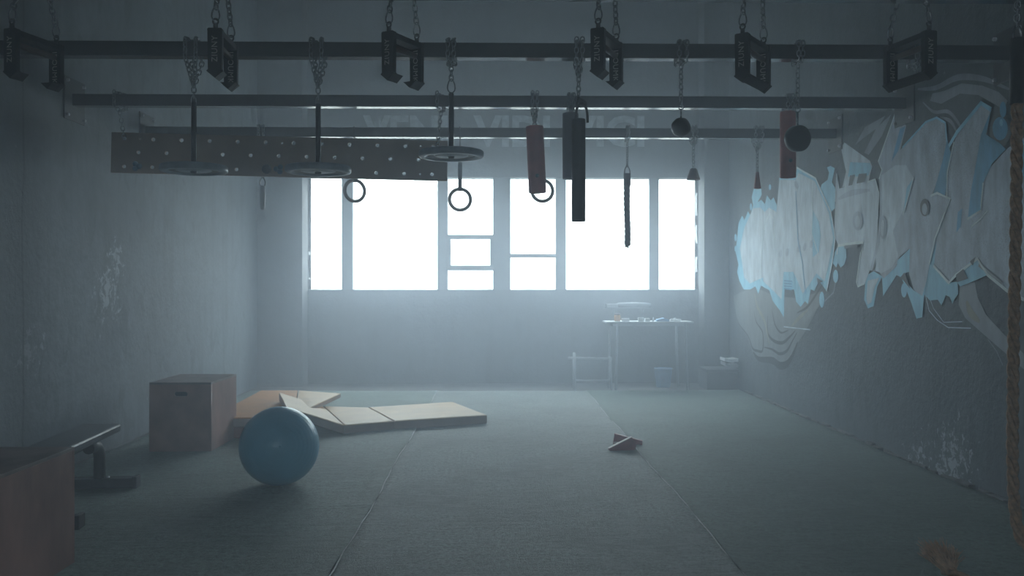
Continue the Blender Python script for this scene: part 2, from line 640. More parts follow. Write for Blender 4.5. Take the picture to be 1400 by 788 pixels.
# faded words high on the back wall
for word, x0, x1 in (('VENI', 496, 612), ('VIDI', 647, 752), ('VICI', 775, 881)):
    p0, p1 = atY(x0, 201, YN - 0.004), atY(x1, 158, YN - 0.004)
    t = text_mesh('lettering', word, 0.62, M['wall_letter'], wall_back, offset=0.022, extrude=0.002)
    xs = [v.co.x for v in t.data.vertices]
    ys = [v.co.y for v in t.data.vertices]
    sx, sy = (p1.x - p0.x) / (max(xs) - min(xs)), (p1.z - p0.z) / (max(ys) - min(ys))
    for v in t.data.vertices:
        v.co.x = (v.co.x - min(xs)) * sx
        v.co.y = (v.co.y - min(ys)) * sy
    t.rotation_euler = (PI / 2, 0, 0)
    t.location = p0
    t['label'] = 'faded pale painted word %s' % word

# long window: frame pieces and panes
win = bpy.data.objects.new('window_1', None)
COL.objects.link(win)
win.location = ((ol + orr) / 2, YN + 0.1, oz0)
struct(win)
wl = win.location


def wpx(x):
    return atY(x, 392, YN + 0.06).x


def wpz(y):
    return atY(688, y, YN + 0.06).z


def winbox(name, x0, x1, y0, y1, dy0, dy1, m, bev=0.006):
    xa, xb, za, zb = wpx(x0), wpx(x1), wpz(y1), wpz(y0)
    o = MB().box(-(xb - xa) / 2, (xb - xa) / 2, dy0, dy1, -(zb - za) / 2, (zb - za) / 2, bev).build(name, m, win)
    o.location = ((xa + xb) / 2 - wl.x, YN - wl.y, (za + zb) / 2 - wl.z)
    return o


for x0, x1 in ((467, 482), (598, 612), (674, 698), (760, 774), (888, 901)):
    winbox('mullion', x0, x1, 240, 399, 0.06, 0.18, M['frame'])
for y0, y1 in ((236, 243), (396, 402)):
    winbox('frame_rail', 417, 957, y0, y1, 0.06, 0.18, M['frame'])
for x0, x1, y0, y1 in ((612, 674, 321, 327), (612, 674, 363, 370), (698, 760, 347, 352.5), (612, 616, 327, 363), (670, 674, 327, 363)):
    winbox('transom', x0, x1, y0, y1, 0.07, 0.16, M['frame'], 0.004)
for x0, x1, y0, y1 in ((421, 467, 243, 396), (482, 598, 243, 396), (612, 674, 243, 321), (616, 670, 327, 363), (612, 674, 370, 396),
                       (698, 760, 243, 347), (698, 760, 352.5, 396), (774, 888, 243, 396), (901, 953, 243, 396)):
    winbox('pane', x0 - 1, x1 + 1, y0 - 1, y1 + 1, 0.105, 0.113, M['glass'], 0)
for base, sgn in ((421, -1), (953.5, 1)):                # ragged mortar along both jambs
    pts = []
    for k in range(26):
        y = 240 + 160 * k / 25
        j = random.uniform(-0.9, 0.7) + 0.8 * math.sin(k * 0.9)
        pts.append((wpx(base + j), YN + 0.05, wpz(y)))
    xo = wpx(base + sgn * 6)
    ring = pts + [(xo, YN + 0.05, pts[-1][2]), (xo, YN + 0.05, pts[0][2])]
    mo = MB().prism([Vector(p) - wl for p in ring], (0, 0.14, 0)).build('mortar_edge', M['mortar'], win)
    mo['label'] = 'rough mortar edge'

w2 = bpy.data.objects.new('unseen_window', None)  # unseen window behind the camera, added as fill light
COL.objects.link(w2)
w2.location = (0, YF - 0.12, FZ0)
struct(w2)
hw2, hh2 = (FX1 - FX0) / 2, FZ1 - FZ0
for x in (-hw2 + 0.03, 0, hw2 - 0.03):
    MB().box(x - 0.03, x + 0.03, -0.04, 0.04, 0.0, hh2, 0.004).build('mullion', M['frame'], w2)
for z in (0.03, hh2 - 0.03):
    MB().box(-hw2 + 0.06, hw2 - 0.06, -0.04, 0.04, z - 0.03, z + 0.03, 0.004).build('frame_rail', M['frame'], w2)
for sx in (-1, 1):
    MB().box(sx * hw2 / 2 - hw2 / 2 + 0.03, sx * hw2 / 2 + hw2 / 2 - 0.03, -0.004, 0.004, 0.05, hh2 - 0.05).build('pane', M['glass'], w2)

# floor covering: three turf strips with taped seams
YT = 12.6


def strip(x0, x1, y0, y1, m, z):
    mb = MB()
    nx, ny = 24, 60
    rnd = random.Random(int(x0 * 100))
    g = [[None] * (ny + 1) for _ in range(nx + 1)]
    for i in range(nx + 1):
        for j in range(ny + 1):
            x = x0 + (x1 - x0) * i / nx
            y = y0 + (y1 - y0) * j / ny
            edge = min(i, nx - i)
            lift = 0.006 * rnd.random() * (edge == 0)
            if 0 < i < nx:
                lift += 0.0025 * math.sin(3.1 * y + 2 * x) + 0.002 * math.sin(7.7 * y - 1.3 * x)
            jit = 0.010 * math.sin(2.3 * y) + 0.006 * math.sin(6.1 * y + 1) if edge == 0 else 0
            g[i][j] = mb.bm.verts.new((x + jit, y, z + lift))
    for i in range(nx):
        for j in range(ny):
            mb.bm.faces.new((g[i][j], g[i + 1][j], g[i + 1][j + 1], g[i][j + 1])).smooth = True
    o = mb.build('turf_strip', m, floor)
    md = o.modifiers.new('thick', 'SOLIDIFY')
    md.thickness = 0.010
    md.offset = -1
    return o


strip(-3.50, -0.852, -3.9, YT, M['turf_c'], -0.001)['label'] = 'grey-green turf strip on the left'
strip(-0.848, 1.298, -3.9, YT, M['turf_a'], 0.0)['label'] = 'paler grey-green turf strip in the middle'
strip(1.302, 3.50, -3.9, YT, M['turf_b'], -0.001)['label'] = 'darker green turf strip on the right'
for xs in (-0.85, 1.30):
    pts = []
    for j in range(90):
        y = -1 + (YT + 1) * j / 89
        pts.append((xs + 0.009 * math.sin(2.3 * y) + 0.004 * math.sin(11 * y), y, 0.003))
    MB().tube(pts, 0.006, 5).build('seam_tape', M['twine'], floor)
# crumbled skirting along the right wall
mb = MB()
for k in range(46):
    y = 3.2 + k * 0.2 + random.uniform(-0.05, 0.05)
    h = random.uniform(0.012, 0.035)
    d = random.uniform(0.02, 0.055)
    mb.box(XR - d, XR + 0.02, y, y + random.uniform(0.12, 0.24), -0.012, h, 0.004)
struct(mb.build('baseboard_right', M['skirting']))

# haze filling the room
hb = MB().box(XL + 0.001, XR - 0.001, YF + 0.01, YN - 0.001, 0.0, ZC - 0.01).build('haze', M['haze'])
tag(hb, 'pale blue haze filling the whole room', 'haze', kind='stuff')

# ================================================================== overhead beams
BEAMS = [(4.75, 3.11), (6.0, 3.105), (7.55, 3.085), (9.10, 3.09)]
BLAB = ['black steel beam nearest overhead, carrying the grip frames on chains',
        'black steel beam behind the six grip frames, with weight plates hung from it',
        'black steel beam holding the long drilled board on chains',
        'black steel beam farthest back, with the rings and the knotted rope below']
BH = 0.05
for i, (by, bz) in enumerate(BEAMS):
    b = thing('steel_beam', BLAB[i], 'beam', (0, by, bz), 0, 'overhead beams')
    MB().box(XL + 0.012, XR - 0.012, -BH, BH, -BH, BH, 0.006).build('bar', M['steel'], b)
    for sx in (-1, 1):
        xw = XL if sx < 0 else XR
        p = MB().box(-0.006, 0.006, -0.18, 0.18, -0.18, 0.18, 0.002).build('wall_plate', M['plate'], b)
        p.location = (xw - sx * 0.0065, 0, 0)
        for ay in (-1, 1):
            for az in (-1, 1):
                bo = MB().lathe([(0, 0.022), (0.012, 0.022), (0.014, 0.018), (0.014, 0.0)], 8).build('bolt', M['bolt'], p)
                bo.rotation_euler = (0, -sx * PI / 2, 0)
                bo.location = (-sx * 0.006, ay * 0.145, az * 0.145)

# ---- wrapped chain from a beam down to a point, coordinates relative to root
def beam_chain(root, bi, x, zend, yend=None, drop=0.16, spread=0.025, m='zinc', L=0.044, double=True):
    by, bz = BEAMS[bi]
    R = root.location
    e = BH + 0.016
    mb = MB()
    ye = by if yend is None else yend
    J = Vector((x, ye, max(zend, bz - BH - drop)))
    for s in ((-1, 1) if double else (1,)):
        o = s * spread
        P = [J, Vector((x + o, by - e, bz - e)), Vector((x + o, by - e, bz + e)), Vector((x + o * 0.4, by + e, bz + e)),
             Vector((x - o, by + e, bz - e)), J]
        mb.chain([p - R for p in P], L, L * 0.62, L * 0.11)
    if J.z - zend > 0.02:
        mb.chain([J - R, Vector((x, ye, zend)) - R], L, L * 0.62, L * 0.11)
    return mb.build('chain', M[m], root)


def quick_link(root, top, bot, wdt=0.028, r=0.0045, m='zinc', name='quick_link'):
    """pear-shaped link from point top to point bot"""
    top, bot = Vector(top), Vector(bot)
    h = (top - bot).length
    pts = []
    for k in range(16):
        a = 2 * PI * k / 16
        zz = 0.5 + 0.5 * math.cos(a)
        ww = wdt * math.sin(a) * (1.1 - 0.55 * zz)
        pts.append(bot.lerp(top, zz) + Vector((ww, 0.2 * ww, 0)))
    return MB().tube(pts, r, 6, closed=True).build(name, M[m], root)


# ================================================================== grip frames (six, on the nearest beam)
def grip(label, near, far, zt, rung):
    near, far = Vector((*near, zt)), Vector((*far, zt))
    mid = (near + far) / 2
    dv = far - near
    Wd = dv.length
    ang = math.atan2(dv.y, dv.x) - PI / 2          # local +Y runs from the near leg to the far leg
    root = thing('climbing_grip', label, 'grip handle', (mid.x, mid.y, zt - 0.26), ang, 'grip frames on the nearest beam')
    hw = 0.038
    th = 0.03
    plates = {}
    for s in (-1, 1):
        y = s * Wd / 2
        prof = [(-hw, 0, 0.255), (-hw + 0.006, 0, 0.26), (hw - 0.006, 0, 0.26), (hw, 0, 0.255), (hw * 0.93, 0, 0.045),
                (hw * 1.15, 0, 0.036), (0, 0, 0.0), (-hw * 1.15, 0, 0.036), (-hw * 0.93, 0, 0.045)]
        plates[s] = MB().prism([(a, y - th / 2, c) for a, b_, c in prof], (0, th, 0)).build('side_plate', M['grip'], root)
        if not rung:
            L = 0.055
            tri = [(-hw * 1.1, 0, 0.036), (hw * 1.1, 0, 0.036), (0, 0, 0.001)]
            ys = y - s * th / 2
            MB().prism([(a, ys, c) for a, b_, c in tri], (0, -s * L, 0)).build('hook', M['grip'], root)
        # eye bolt and quick link, then the chain up to the beam
        eb = MB()
        eb.tube([(0, y, 0.255), (0, y, 0.285)], 0.012, 8)
        eb.tube([(0.014 * math.cos(a), y, 0.297 + 0.014 * math.sin(a)) for a in [2 * PI * k / 10 for k in range(10)]], 0.005, 5, closed=True)
        eb.build('eye_bolt', M['steel'], root)
        quick_link(root, (0, y * 0.97, 0.375), (0, y, 0.30), 0.022, 0.004)
        by, bz = BEAMS[0]
        topw = Vector((mid.x + (near.x - mid.x) * (0.7 if s < 0 else -0.7), by + s * (BH + 0.014), bz + 0.03))
        loc = Matrix.Rotation(-ang, 4, 'Z') @ (topw - root.location)
        MB().chain([(0, y * 0.97, 0.365), loc], 0.042, 0.026, 0.0046).build('chain', M['zinc'], root)
    MB().box(-0.034, 0.034, -Wd / 2, Wd / 2, 0.225, 0.256, 0.004).build('top_bar', M['grip'], root)
    dw = MB().tube([(0, -Wd / 2, 0.185), (0, Wd / 2, 0.185)], 0.016, 12).build('grip_dowel', M['dowel'], root)
    dw['label'] = 'brown wooden dowel'
    if rung:
        MB().prism([(-hw, -Wd / 2, 0.044), (hw, -Wd / 2, 0.044), (hw, -Wd / 2, 0.034), (0, -Wd / 2, 0.004), (-hw, -Wd / 2, 0.034)], (0, Wd, 0)).build('bottom_rung', M['grip'], root)
    for s, word in ((-1, 'ZIUNY'), (1, 'IROUMK')):
        t = text_mesh('lettering', word, 0.043, M['letter'], plates[s], extrude=0.0004, space=1.1)
        t.rotation_euler = (PI / 2, -PI / 2 if s < 0 else PI / 2, 0)
        t.location = (0, s * Wd / 2 - th / 2 - 0.001, 0.15 if s < 0 else 0.13)
    return root


grip('black grip frame with two open hooks, leftmost on the nearest beam', (-2.51, 4.60), (-2.43, 4.90), 2.838, False)
grip('black hook-ended grip frame hanging just right of the leftmost weight plate', (-1.459, 4.596), (-1.471, 4.904), 2.844, False)
grip('black hook-ended grip frame hanging left of the third weight plate', (-0.564, 4.64), (-0.437, 4.86), 2.845, False)
grip('black hook-ended grip frame hanging above the two black pipes', (0.538, 4.61), (0.672, 4.89), 2.86, False)
grip('black closed grip frame with a bottom rung, left of the hanging black disc', (1.306, 4.624), (1.495, 4.876), 2.84, True)
grip('black closed grip frame with a bottom rung, rightmost beside the thick rope', (2.29, 4.60), (2.22, 4.90), 2.853, True)

# ================================================================== weight plates on rods
def weight(label, px, ytop, ydisc, lastlink=False):
    by, bz = BEAMS[1]
    c = atY(px, ydisc, by)
    zr = atY(px, ytop, by).z
    root = thing('weight_plate', label, 'weight plate', c, 0, 'weight plates on rods')
    R, h = 0.222, 0.022
    pb = MB().lathe([(0, 0.006), (0.10, 0.006), (0.115, 0.012), (0.165, 0.012), (0.178, h), (R - 0.008, h), (R, h - 0.008), (R, -h + 0.008),
                (R - 0.008, -h), (0.178, -h), (0.165, -0.010), (0.115, -0.010), (0.105, -0.016), (0, -0.016)], 48).build('plate', M['disc'], root)
    MB().lathe([(0.165, -0.0115), (0.14, -0.013), (0.118, -0.0115)], 48).build('ring_band', M['disc_in'], pb)
    MB().lathe([(0, -0.03), (0.018, -0.03), (0.022, -0.024), (0.022, -0.015), (0, -0.015)], 16).build('nut', M['plate'], pb)
    MB().tube([(0, 0, 0.004), (0, 0, zr - c.z)], 0.018, 12).build('rod', M['steel'], root)
    if lastlink:
        quick_link(root, (0, 0, zr - c.z + 0.10), (0, 0, zr - c.z + 0.005), 0.03)
        beam_chain(root, 1, c.x, zr + 0.09, drop=0.05, spread=0.02)
    else:
        quick_link(root, (0, 0, zr - c.z + 0.05), (0, 0, zr - c.z - 0.01), 0.018)
        beam_chain(root, 1, c.x, zr + 0.03, drop=0.2, spread=0.035)


weight('grey round weight plate on a rod, leftmost, in front of the drilled board', 265, 140, 231)
weight('grey round weight plate on a rod, second from the left, above the left window', 435, 142, 232)
weight('grey round weight plate hung highest, at the right end of the drilled board', 617, 128, 211, True)

# ================================================================== tubes
def hang_tube(name, label, bi, px0, px1, ytop, ybot, m, tilt=0.0, holes=True, lum=False, rope=False, yo=0.0, open_end=True):
    by, bz = BEAMS[bi]
    Y = by + yo
    xm = (px0 + px1) / 2
    t, bt = atY(xm, ytop, Y), atY(xm, ybot, Y)
    R = (px1 - px0) / 2 / F * Y
    H = t.z - bt.z
    root = thing(name, label, 'tube', bt, 0, 'tubes hanging from the beams')
    root.rotation_euler = (0, tilt, 0)
    prof = [(0, H - 0.004), (R - 0.012, H - 0.003), (R - 0.003, H - 0.006), (R, H - 0.014), (R, 0.006), (R - 0.003, 0), (R - 0.012, 0), (R - 0.012, 0.05), (0, 0.05)]
    MB().lathe(prof, 28).build('tube_body', m, root)
    if holes:
        b = MB().lathe([(0, 0.006), (0.012, 0.006), (0.016, 0.002), (0.016, -0.01)], 12).build('bolt_head', M['plate'], root)
        b.rotation_euler = (PI / 2, 0, 0)
        b.location = (0.0, -R + 0.001, 0.14)
    top = Matrix.Rotation(tilt, 4, 'Y') @ Vector((0, 0, H))
    inv = Matrix.Rotation(-tilt, 4, 'Y')
    if rope:
        pts = []
        for k in range(24):                                # rope loop through the pipe with a knot above
            a = PI * k / 23
            pts.append((R * 0.85 * math.cos(a) + 0.02, -0.01, H - 0.03 + 0.14 * math.sin(a) ** 0.8))
        MB().tube(pts, 0.009, 7).build('rope_loop', M['black_rope'], root)
        kn = MB()
        for k in range(3):
            kn.tube([(0.02 + 0.028 * math.cos(a + k), 0.012 * math.sin(2 * a + k), H + 0.105 + 0.022 * math.sin(a) + 0.008 * k) for a in [2 * PI * i / 14 for i in range(14)]], 0.009, 6, closed=True)
        kn.build('rope_knot', M['black_rope'], root)
        zc = t.z + 0.12
    else:
        eb = MB()
        eb.tube([(0.016 * math.cos(a), 0, H + 0.012 + 0.016 * math.sin(a)) for a in [2 * PI * k / 12 for k in range(12)]], 0.005, 6, closed=True)
        eb.build('eye_bolt', M['zinc'], root)
        zc = t.z + 0.02
    ch = beam_chain(root, bi, root.location.x + top.x, zc, yend=Y, drop=0.12, spread=0.02)
    ch.matrix_local = inv @ ch.matrix_local if tilt else ch.matrix_local
    return root


hang_tube('hanging_tube', 'dull red tube hanging in front of a gym ring and the middle window', 2, 723, 747, 172, 264, M['redtube'], tilt=-0.045)
hang_tube('hanging_tube', 'short black pipe hanging behind the long black pipe', 2, 769, 791, 154, 245, M['pipe'])
hang_tube('hanging_tube', 'long black pipe on a knotted rope loop before the right window', 1, 781.5, 800.5, 162, 303, M['pipe'], holes=False, rope=True)
hang_tube('hanging_tube', 'red tube hanging behind the black disc near the mural', 2, 1066.5, 1088, 152, 243, M['redtube'])

# ================================================================== ball and disc on beam 1
c = atY(931, 174, BEAMS[1][0])
root = thing('grip_ball', 'black faceted grip ball on a chain above the right window', 'grip ball', c)
mb = MB()
bmesh.ops.create_icosphere(mb.bm, subdivisions=3, radius=0.067)
for v in mb.bm.verts:
    n = v.co.normalized()
    k = 1 + 0.05 * math.sin(5 * n.x + 1) * math.sin(4 * n.z) - 0.06 * max(0, abs(n.x) + abs(n.z) - 1.25)
    v.co *= k
for f in mb.bm.faces:
    f.smooth = True
mb.build('ball', M['ball_black'], root)
MB().tube([(0, 0, 0.06), (0, 0, 0.125)], 0.006, 8).build('stem', M['zinc'], root)
quick_link(root, (0, 0, 0.165), (0, 0, 0.12), 0.02)
beam_chain(root, 1, c.x, c.z + 0.155, drop=0.03)

c = atY(1090.5, 189.5, BEAMS[1][0])
root = thing('grip_disc', 'thick black round disc hanging before a red tube', 'grip disc', c, rz=0.25)
R, h = 0.090, 0.032
d = MB().lathe([(0, h), (R - 0.008, h), (R, h - 0.008), (R, -h + 0.008), (R - 0.008, -h), (0, -h)], 40).build('disc', M['ball_black'], root)
d.rotation_euler = (PI / 2 + 0.1, 0, 0)
MB().tube([(0, 0, R - 0.01), (0, 0, R + 0.095)], 0.007, 8).build('stem', M['zinc'], root)
MB().tube([(0.02 * math.cos(a), 0, R + 0.11 + 0.02 * math.sin(a)) for a in [2 * PI * k / 12 for k in range(12)]], 0.006, 6, closed=True).build('eye', M['zinc'], root)
ch = beam_chain(root, 1, c.x, c.z + R + 0.12, drop=0.02, spread=0.012)
ch.rotation_euler = (0, 0, -0.25)

# spare chains on the beams
def spare_chain(label, bi, px, zdrop, group=None):
    by, bz = BEAMS[bi]
    x = atY(px, 80, by).x
    root = thing('spare_chain', label, 'chain', (x, by, bz), 0, group)
    beam_chain(root, bi, x, bz - BH - zdrop, drop=0.05, spread=0.03)


spare_chain('short spare chain looped on the beam, seen through the rightmost grip frame', 1, 1254, 0.09)

# ================================================================== drilled board
by = BEAMS[2][0]
tl, trr = atY(153, 181, by), atY(612, 193, by)
bl, br = atY(152, 235, by), atY(612, 249, by)
mid = (tl + trr + bl + br) / 4
bw = (trr - tl).length
bh = ((tl - bl).length + (trr - br).length) / 2
tilt = math.atan2(tl.z - trr.z, trr.x - tl.x)
root = thing('drilled_board', 'long brown plywood board drilled with rows of holes, hung level on chains', 'board', mid)
root.rotation_euler = (0, tilt, 0)
cu = bpy.data.curves.new('board', 'CURVE')
cu.dimensions = '2D'
cu.fill_mode = 'BOTH'
cu.extrude = 0.012
cu.resolution_u = 1


def cpoly(pts):
    s_ = cu.splines.new('POLY')
    s_.points.add(len(pts) - 1)
    for p_, (x, y) in zip(s_.points, pts):
        p_.co = (x, y, 0, 1)
    s_.use_cyclic_u = True


def bpx(px, row):                 # hole position on the board from its place along the board
    u = (px - 153) / 459
    return (-bw / 2 + u * bw, row)


cpoly([(-bw / 2, -bh / 2), (bw / 2, -bh / 2), (bw / 2, bh / 2), (-bw / 2, bh / 2)])
HO = []
for k in range(12):
    HO.append((*bpx(210 + 38.2 * k, 0.118), 0.0165))
for k in range(12):
    HO.append((*bpx(190 + 38.2 * k, 0.005), 0.0165))
for k in range(12):
    HO.append((*bpx(171 + 38.2 * k, -0.118), 0.0165))
for px_, rw in ((171, 0.12), (192, 0.12), (385, 0.118), (575, 0.12), (575, -0.12)):
    HO.append((*bpx(px_, rw), 0.009))
for x, y, r in HO:
    cpoly([(x + r * math.cos(-2 * PI * k / 16), y + r * math.sin(-2 * PI * k / 16)) for k in range(16)])
tmp = bpy.data.objects.new('board_curve', cu)
COL.objects.link(tmp)
me = bpy.data.meshes.new_from_object(tmp.evaluated_get(bpy.context.evaluated_depsgraph_get()))
bpy.data.objects.remove(tmp)
me.materials.clear()
me.materials.append(M['board'])
bo = bpy.data.objects.new('panel', me)
COL.objects.link(bo)
bo.parent = root
bo.rotation_euler = (PI / 2, 0, 0)
for px_, rw, k in ((189, -0.115, 0), (382, -0.11, 1)):
    x, z = bpx(px_, rw)
    mb = MB()
    for q_ in range(3):
        a = PI / 2 + q_ * 2 * PI / 3 + 0.5 + k
        mt = Matrix.Translation((x + 0.022 * math.cos(a), -0.026, z + 0.022 * math.sin(a))) @ Matrix.Scale(0.7, 4, (0, 1, 0))
        bmesh.ops.create_icosphere(mb.bm, subdivisions=2, radius=0.024, matrix=mt)
    for f in mb.bm.faces:
        f.smooth = True
    mb.build('hold', M['hold'], root)['label'] = 'blue three-lobed climbing hold'
x, z = bpx(365, -0.11)
hh = MB().lathe([(0, 0.03), (0.03, 0.026), (0.04, 0.012), (0.04, 0)], 20).build('hold', M['grip'], root)
hh.rotation_euler = (PI / 2, 0, 0)
hh.location = (x, -0.012, z)
hh['label'] = 'round black climbing hold'
for px_, btm in ((165, (171, 0.12)), (603, (598, 0.118))):
    x, z = bpx(*btm)
    e0 = Matrix.Rotation(tilt, 4, 'Y') @ Vector((x, 0, z))
    bzz = BEAMS[2][1]
    xt = atY(px_, 132, by).x
    e = BH + 0.012
    lo = mid + e0
    mb = MB()
    inv = Matrix.Rotation(-tilt, 4, 'Y')
    for s in (-1, 1):
        P = [Vector((xt, by - 0.02, bzz - BH - 0.04)), Vector((xt - 0.03, by - e, bzz - e)), Vector((xt - 0.03, by - e, bzz + e)), Vector((xt + 0.02, by + e, bzz + e)), Vector((xt + 0.02, by + e, bzz - e)), Vector((xt, by - 0.02, bzz - BH - 0.04))]
        if s > 0:
            P = [Vector((xt, by - 0.02, bzz - BH - 0.04)), Vector((lo.x, by - 0.02, lo.z))]
        mb.chain([inv @ (p - mid) for p in P], 0.044, 0.027, 0.0048)
    mb.build('chain', M['zinc'], root)
    b = MB().lathe([(0, 0.012), (0.012, 0.012), (0.016, 0.004), (0.016, 0)], 12).build('bolt', M['bolt'], root)
    b.rotation_euler = (PI / 2, 0, 0)
    b.location = (x, -0.012, z)

# ================================================================== things on the farthest beam
def gym_ring(label, px, py, rz, rpx=16.5):
    Y = BEAMS[3][0]
    bz = BEAMS[3][1]
    c = atY(px, py, Y)
    root = thing('gym_ring', label, 'gym ring', c, rz, 'gym rings on straps')
    R = rpx / F * Y - 0.016
    MB().tube([(R * math.cos(a), 0, R * math.sin(a)) for a in [2 * PI * k / 48 for k in range(48)]], 0.018, 10, closed=True).build('ring', M['wood_ring'], root)
    top = bz - c.z
    st = MB()
    st.box(-0.019, 0.019, -0.018, -0.015, R - 0.02, R + 0.26)
    st.box(-0.019, 0.019, 0.015, 0.018, R - 0.02, R + 0.26)
    st.prism([(-0.019, -0.018, R + 0.26), (0.019, -0.018, R + 0.26), (0.004, -0.004, R + 0.36), (-0.004, -0.004, R + 0.36)], (0, 0.036, 0))
    st.build('strap', M['strap'], root)
    MB().tube([(0, 0, R + 0.33), (0, 0, top - BH)], 0.005, 6).build('cord', M['strap'], root)
    e = BH + 0.006
    lp = MB().tube([(0, -e, top - e), (0, -e, top + e), (0, e, top + e), (0, e, top - e)], 0.006, 6, closed=True).build('beam_loop', M['strap'], root)
    lp.rotation_euler = (0, 0, -rz)


gym_ring('gym ring turned a little sideways under the drilled board, left of the others', 485, 261, 0.55)
gym_ring('gym ring on a grey strap below the highest weight plate', 629, 273, 0.15)
gym_ring('gym ring half hidden by the dull red tube', 741.5, 261, 0.1)


def strand_rope(path, rad, pitch, n=7, step=0.012, strands=3):
    """twisted rope mesh builder along a polyline of Vectors"""
    pts = [Vector(p) for p in path]
    P = [pts[0]]
    acc = [0.0]
    for a, b in zip(pts, pts[1:]):
        l = (b - a).length
        k = max(1, int(l / step))
        for i in range(1, k + 1):
            P.append(a.lerp(b, i / k))
            acc.append(acc[-1] + l / k)
    mb = MB()
    up = None
    fr = []
    for i in range(len(P)):
        t = (P[min(i + 1, len(P) - 1)] - P[max(i - 1, 0)]).normalized()
        if up is None:
            up = t.orthogonal()
        u = (up - t * up.dot(t)).normalized()
        up = u
        fr.append((u, t.cross(u)))
    for s in range(strands):
        line = []
        for i in range(len(P)):
            a = 2 * PI * (s / strands - acc[i] / pitch)
            u, w_ = fr[i]
            line.append(P[i] + (u * math.cos(a) + w_ * math.sin(a)) * rad * 0.54)
        mb.tube(line, rad * 0.47, n)
    return mb


def smooth(pts, n=12):
    """Catmull-Rom through the points"""
    P = [Vector(p) for p in pts]
    P = [P[0] * 2 - P[1]] + P + [P[-1] * 2 - P[-2]]
    out = []
    for i in range(1, len(P) - 2):
        for k in range(n):
            t = k / n
            a, b, c_, d_ = P[i - 1], P[i], P[i + 1], P[i + 2]
            out.append(0.5 * ((2 * b) + (c_ - a) * t + (2 * a - 5 * b + 4 * c_ - d_) * t * t + (3 * b - a - 3 * c_ + d_) * t ** 3))
    out.append(P[-2])
    return out


Y3 = BEAMS[3][0]
c = atY(857.5, 338, Y3)
zt = atY(857, 238, Y3).z
root = thing('braided_rope', 'short black braided rope hanging on a chain before the right window', 'rope', c)
strand_rope(smooth([(0, 0, zt - c.z), (-0.004, 0, (zt - c.z) * 0.6), (0.004, 0, (zt - c.z) * 0.25), (0.003, 0, 0.02)]), 0.035, 0.17).build('rope_body', M['black_rope'], root)
mb = MB()
for k in range(26):
    a = random.uniform(0, 2 * PI)
    r = 0.02 * math.sqrt(random.random())
    mb.tube([(r * math.cos(a), r * math.sin(a), 0.03), (1.3 * r * math.cos(a) + random.uniform(-0.006, 0.006), 1.3 * r * math.sin(a), random.uniform(-0.012, 0.004))], 0.003, 4)
mb.build('frayed_tip', M['black_rope'], root)
MB().tube([(0, 0, zt - c.z - 0.12), (0, 0, zt - c.z + 0.006)], 0.037, 14).build('sleeve', M['strap'], root)
quick_link(root, (0, 0, zt - c.z + 0.085), (0, 0, zt - c.z - 0.02), 0.034, 0.006)
beam_chain(root, 3, c.x, zt + 0.075, drop=0.02, spread=0.012, L=0.034)

# pale cone bell and narrow red cone
c = atY(948, 246, Y3)
root = thing('grip_cone', 'small pale cone grip above the edge of the right window', 'cone grip', c, 0, 'cone grips on chains')
MB().lathe([(0, 0.118), (0.03, 0.118), (0.036, 0.112), (0.070, 0.008), (0.068, 0), (0.055, 0), (0.03, 0.06), (0, 0.07)], 24).build('cone', M['cone'], root)
MB().tube([(0.012 * math.cos(a), 0, 0.128 + 0.012 * math.sin(a)) for a in [2 * PI * k / 10 for k in range(10)]], 0.004, 5, closed=True).build('eye', M['zinc'], root)
beam_chain(root, 3, c.x, c.z + 0.135, drop=0.08, spread=0.02)
c = atY(1035.5, 258, Y3)
root = thing('grip_cone', 'slim red cone grip hanging above the left end of the mural', 'cone grip', c, 0, 'cone grips on chains')
MB().lathe([(0, 0.172), (0.012, 0.172), (0.016, 0.168), (0.037, 0.006), (0.034, 0), (0, 0)], 20).build('cone', M['redtube'], root)
MB().tube([(0.011 * math.cos(a), 0, 0.181 + 0.011 * math.sin(a)) for a in [2 * PI * k / 10 for k in range(10)]], 0.004, 5, closed=True).build('eye', M['zinc'], root)
beam_chain(root, 3, c.x, c.z + 0.185, drop=0.13, spread=0.035)

# slim grey tube on a carabiner behind the board
c = atY(359, 287, Y3)
root = thing('grip_tube', 'slim grey hanging handle on a carabiner below the drilled board', 'handle', c)
H = atY(359, 254, Y3).z - c.z
MB().lathe([(0, 0), (0.018, 0.003), (0.026, 0.03), (0.029, H * 0.5), (0.026, H - 0.01), (0.02, H), (0, H)], 18).build('handle_body', M['grey_metal'], root)
quick_link(root, (0, 0, H + 0.085), (0, 0, H - 0.01), 0.032, 0.007)
beam_chain(root, 3, c.x, c.z + H + 0.08, drop=0.06)

# ================================================================== thick rope on the right
by, bz = BEAMS[0]
pt = atY(1389, 42, by)
root = thing('climbing_rope', 'thick brown twisted rope hanging at the right edge, frayed end on the turf', 'rope', (pt.x, by, 0.0))
top = atY(1389.5, 45, by)
R0 = root.location
path = [atY(1391, 60, by), atY(1390, 200, by), atY(1388.5, 330, by), atY(1386, 450, by), atY(1384.5, 560, by), atY(1384.5, 640, by), atY(1387, 690, by)]
path += [atY(1393.5, 730, by - 0.02), Vector((2.885, by - 0.05, 0.085)), Vector((2.97, by - 0.10, 0.034)), Vector((3.12, by - 0.22, 0.033)), Vector((3.20, by - 0.45, 0.033)), Vector((3.08, by - 0.68, 0.033)),
         Vector((2.80, by - 0.74, 0.033)), Vector((2.52, by - 0.62, 0.033)), Vector((2.345, by - 0.42, 0.035)), Vector((2.305, by - 0.29, 0.05))]
strand_rope(smooth([p - R0 for p in path], 10), 0.032, 0.25, 8, 0.012).build('rope_body', M['manila'], root)
s0 = path[0] - R0
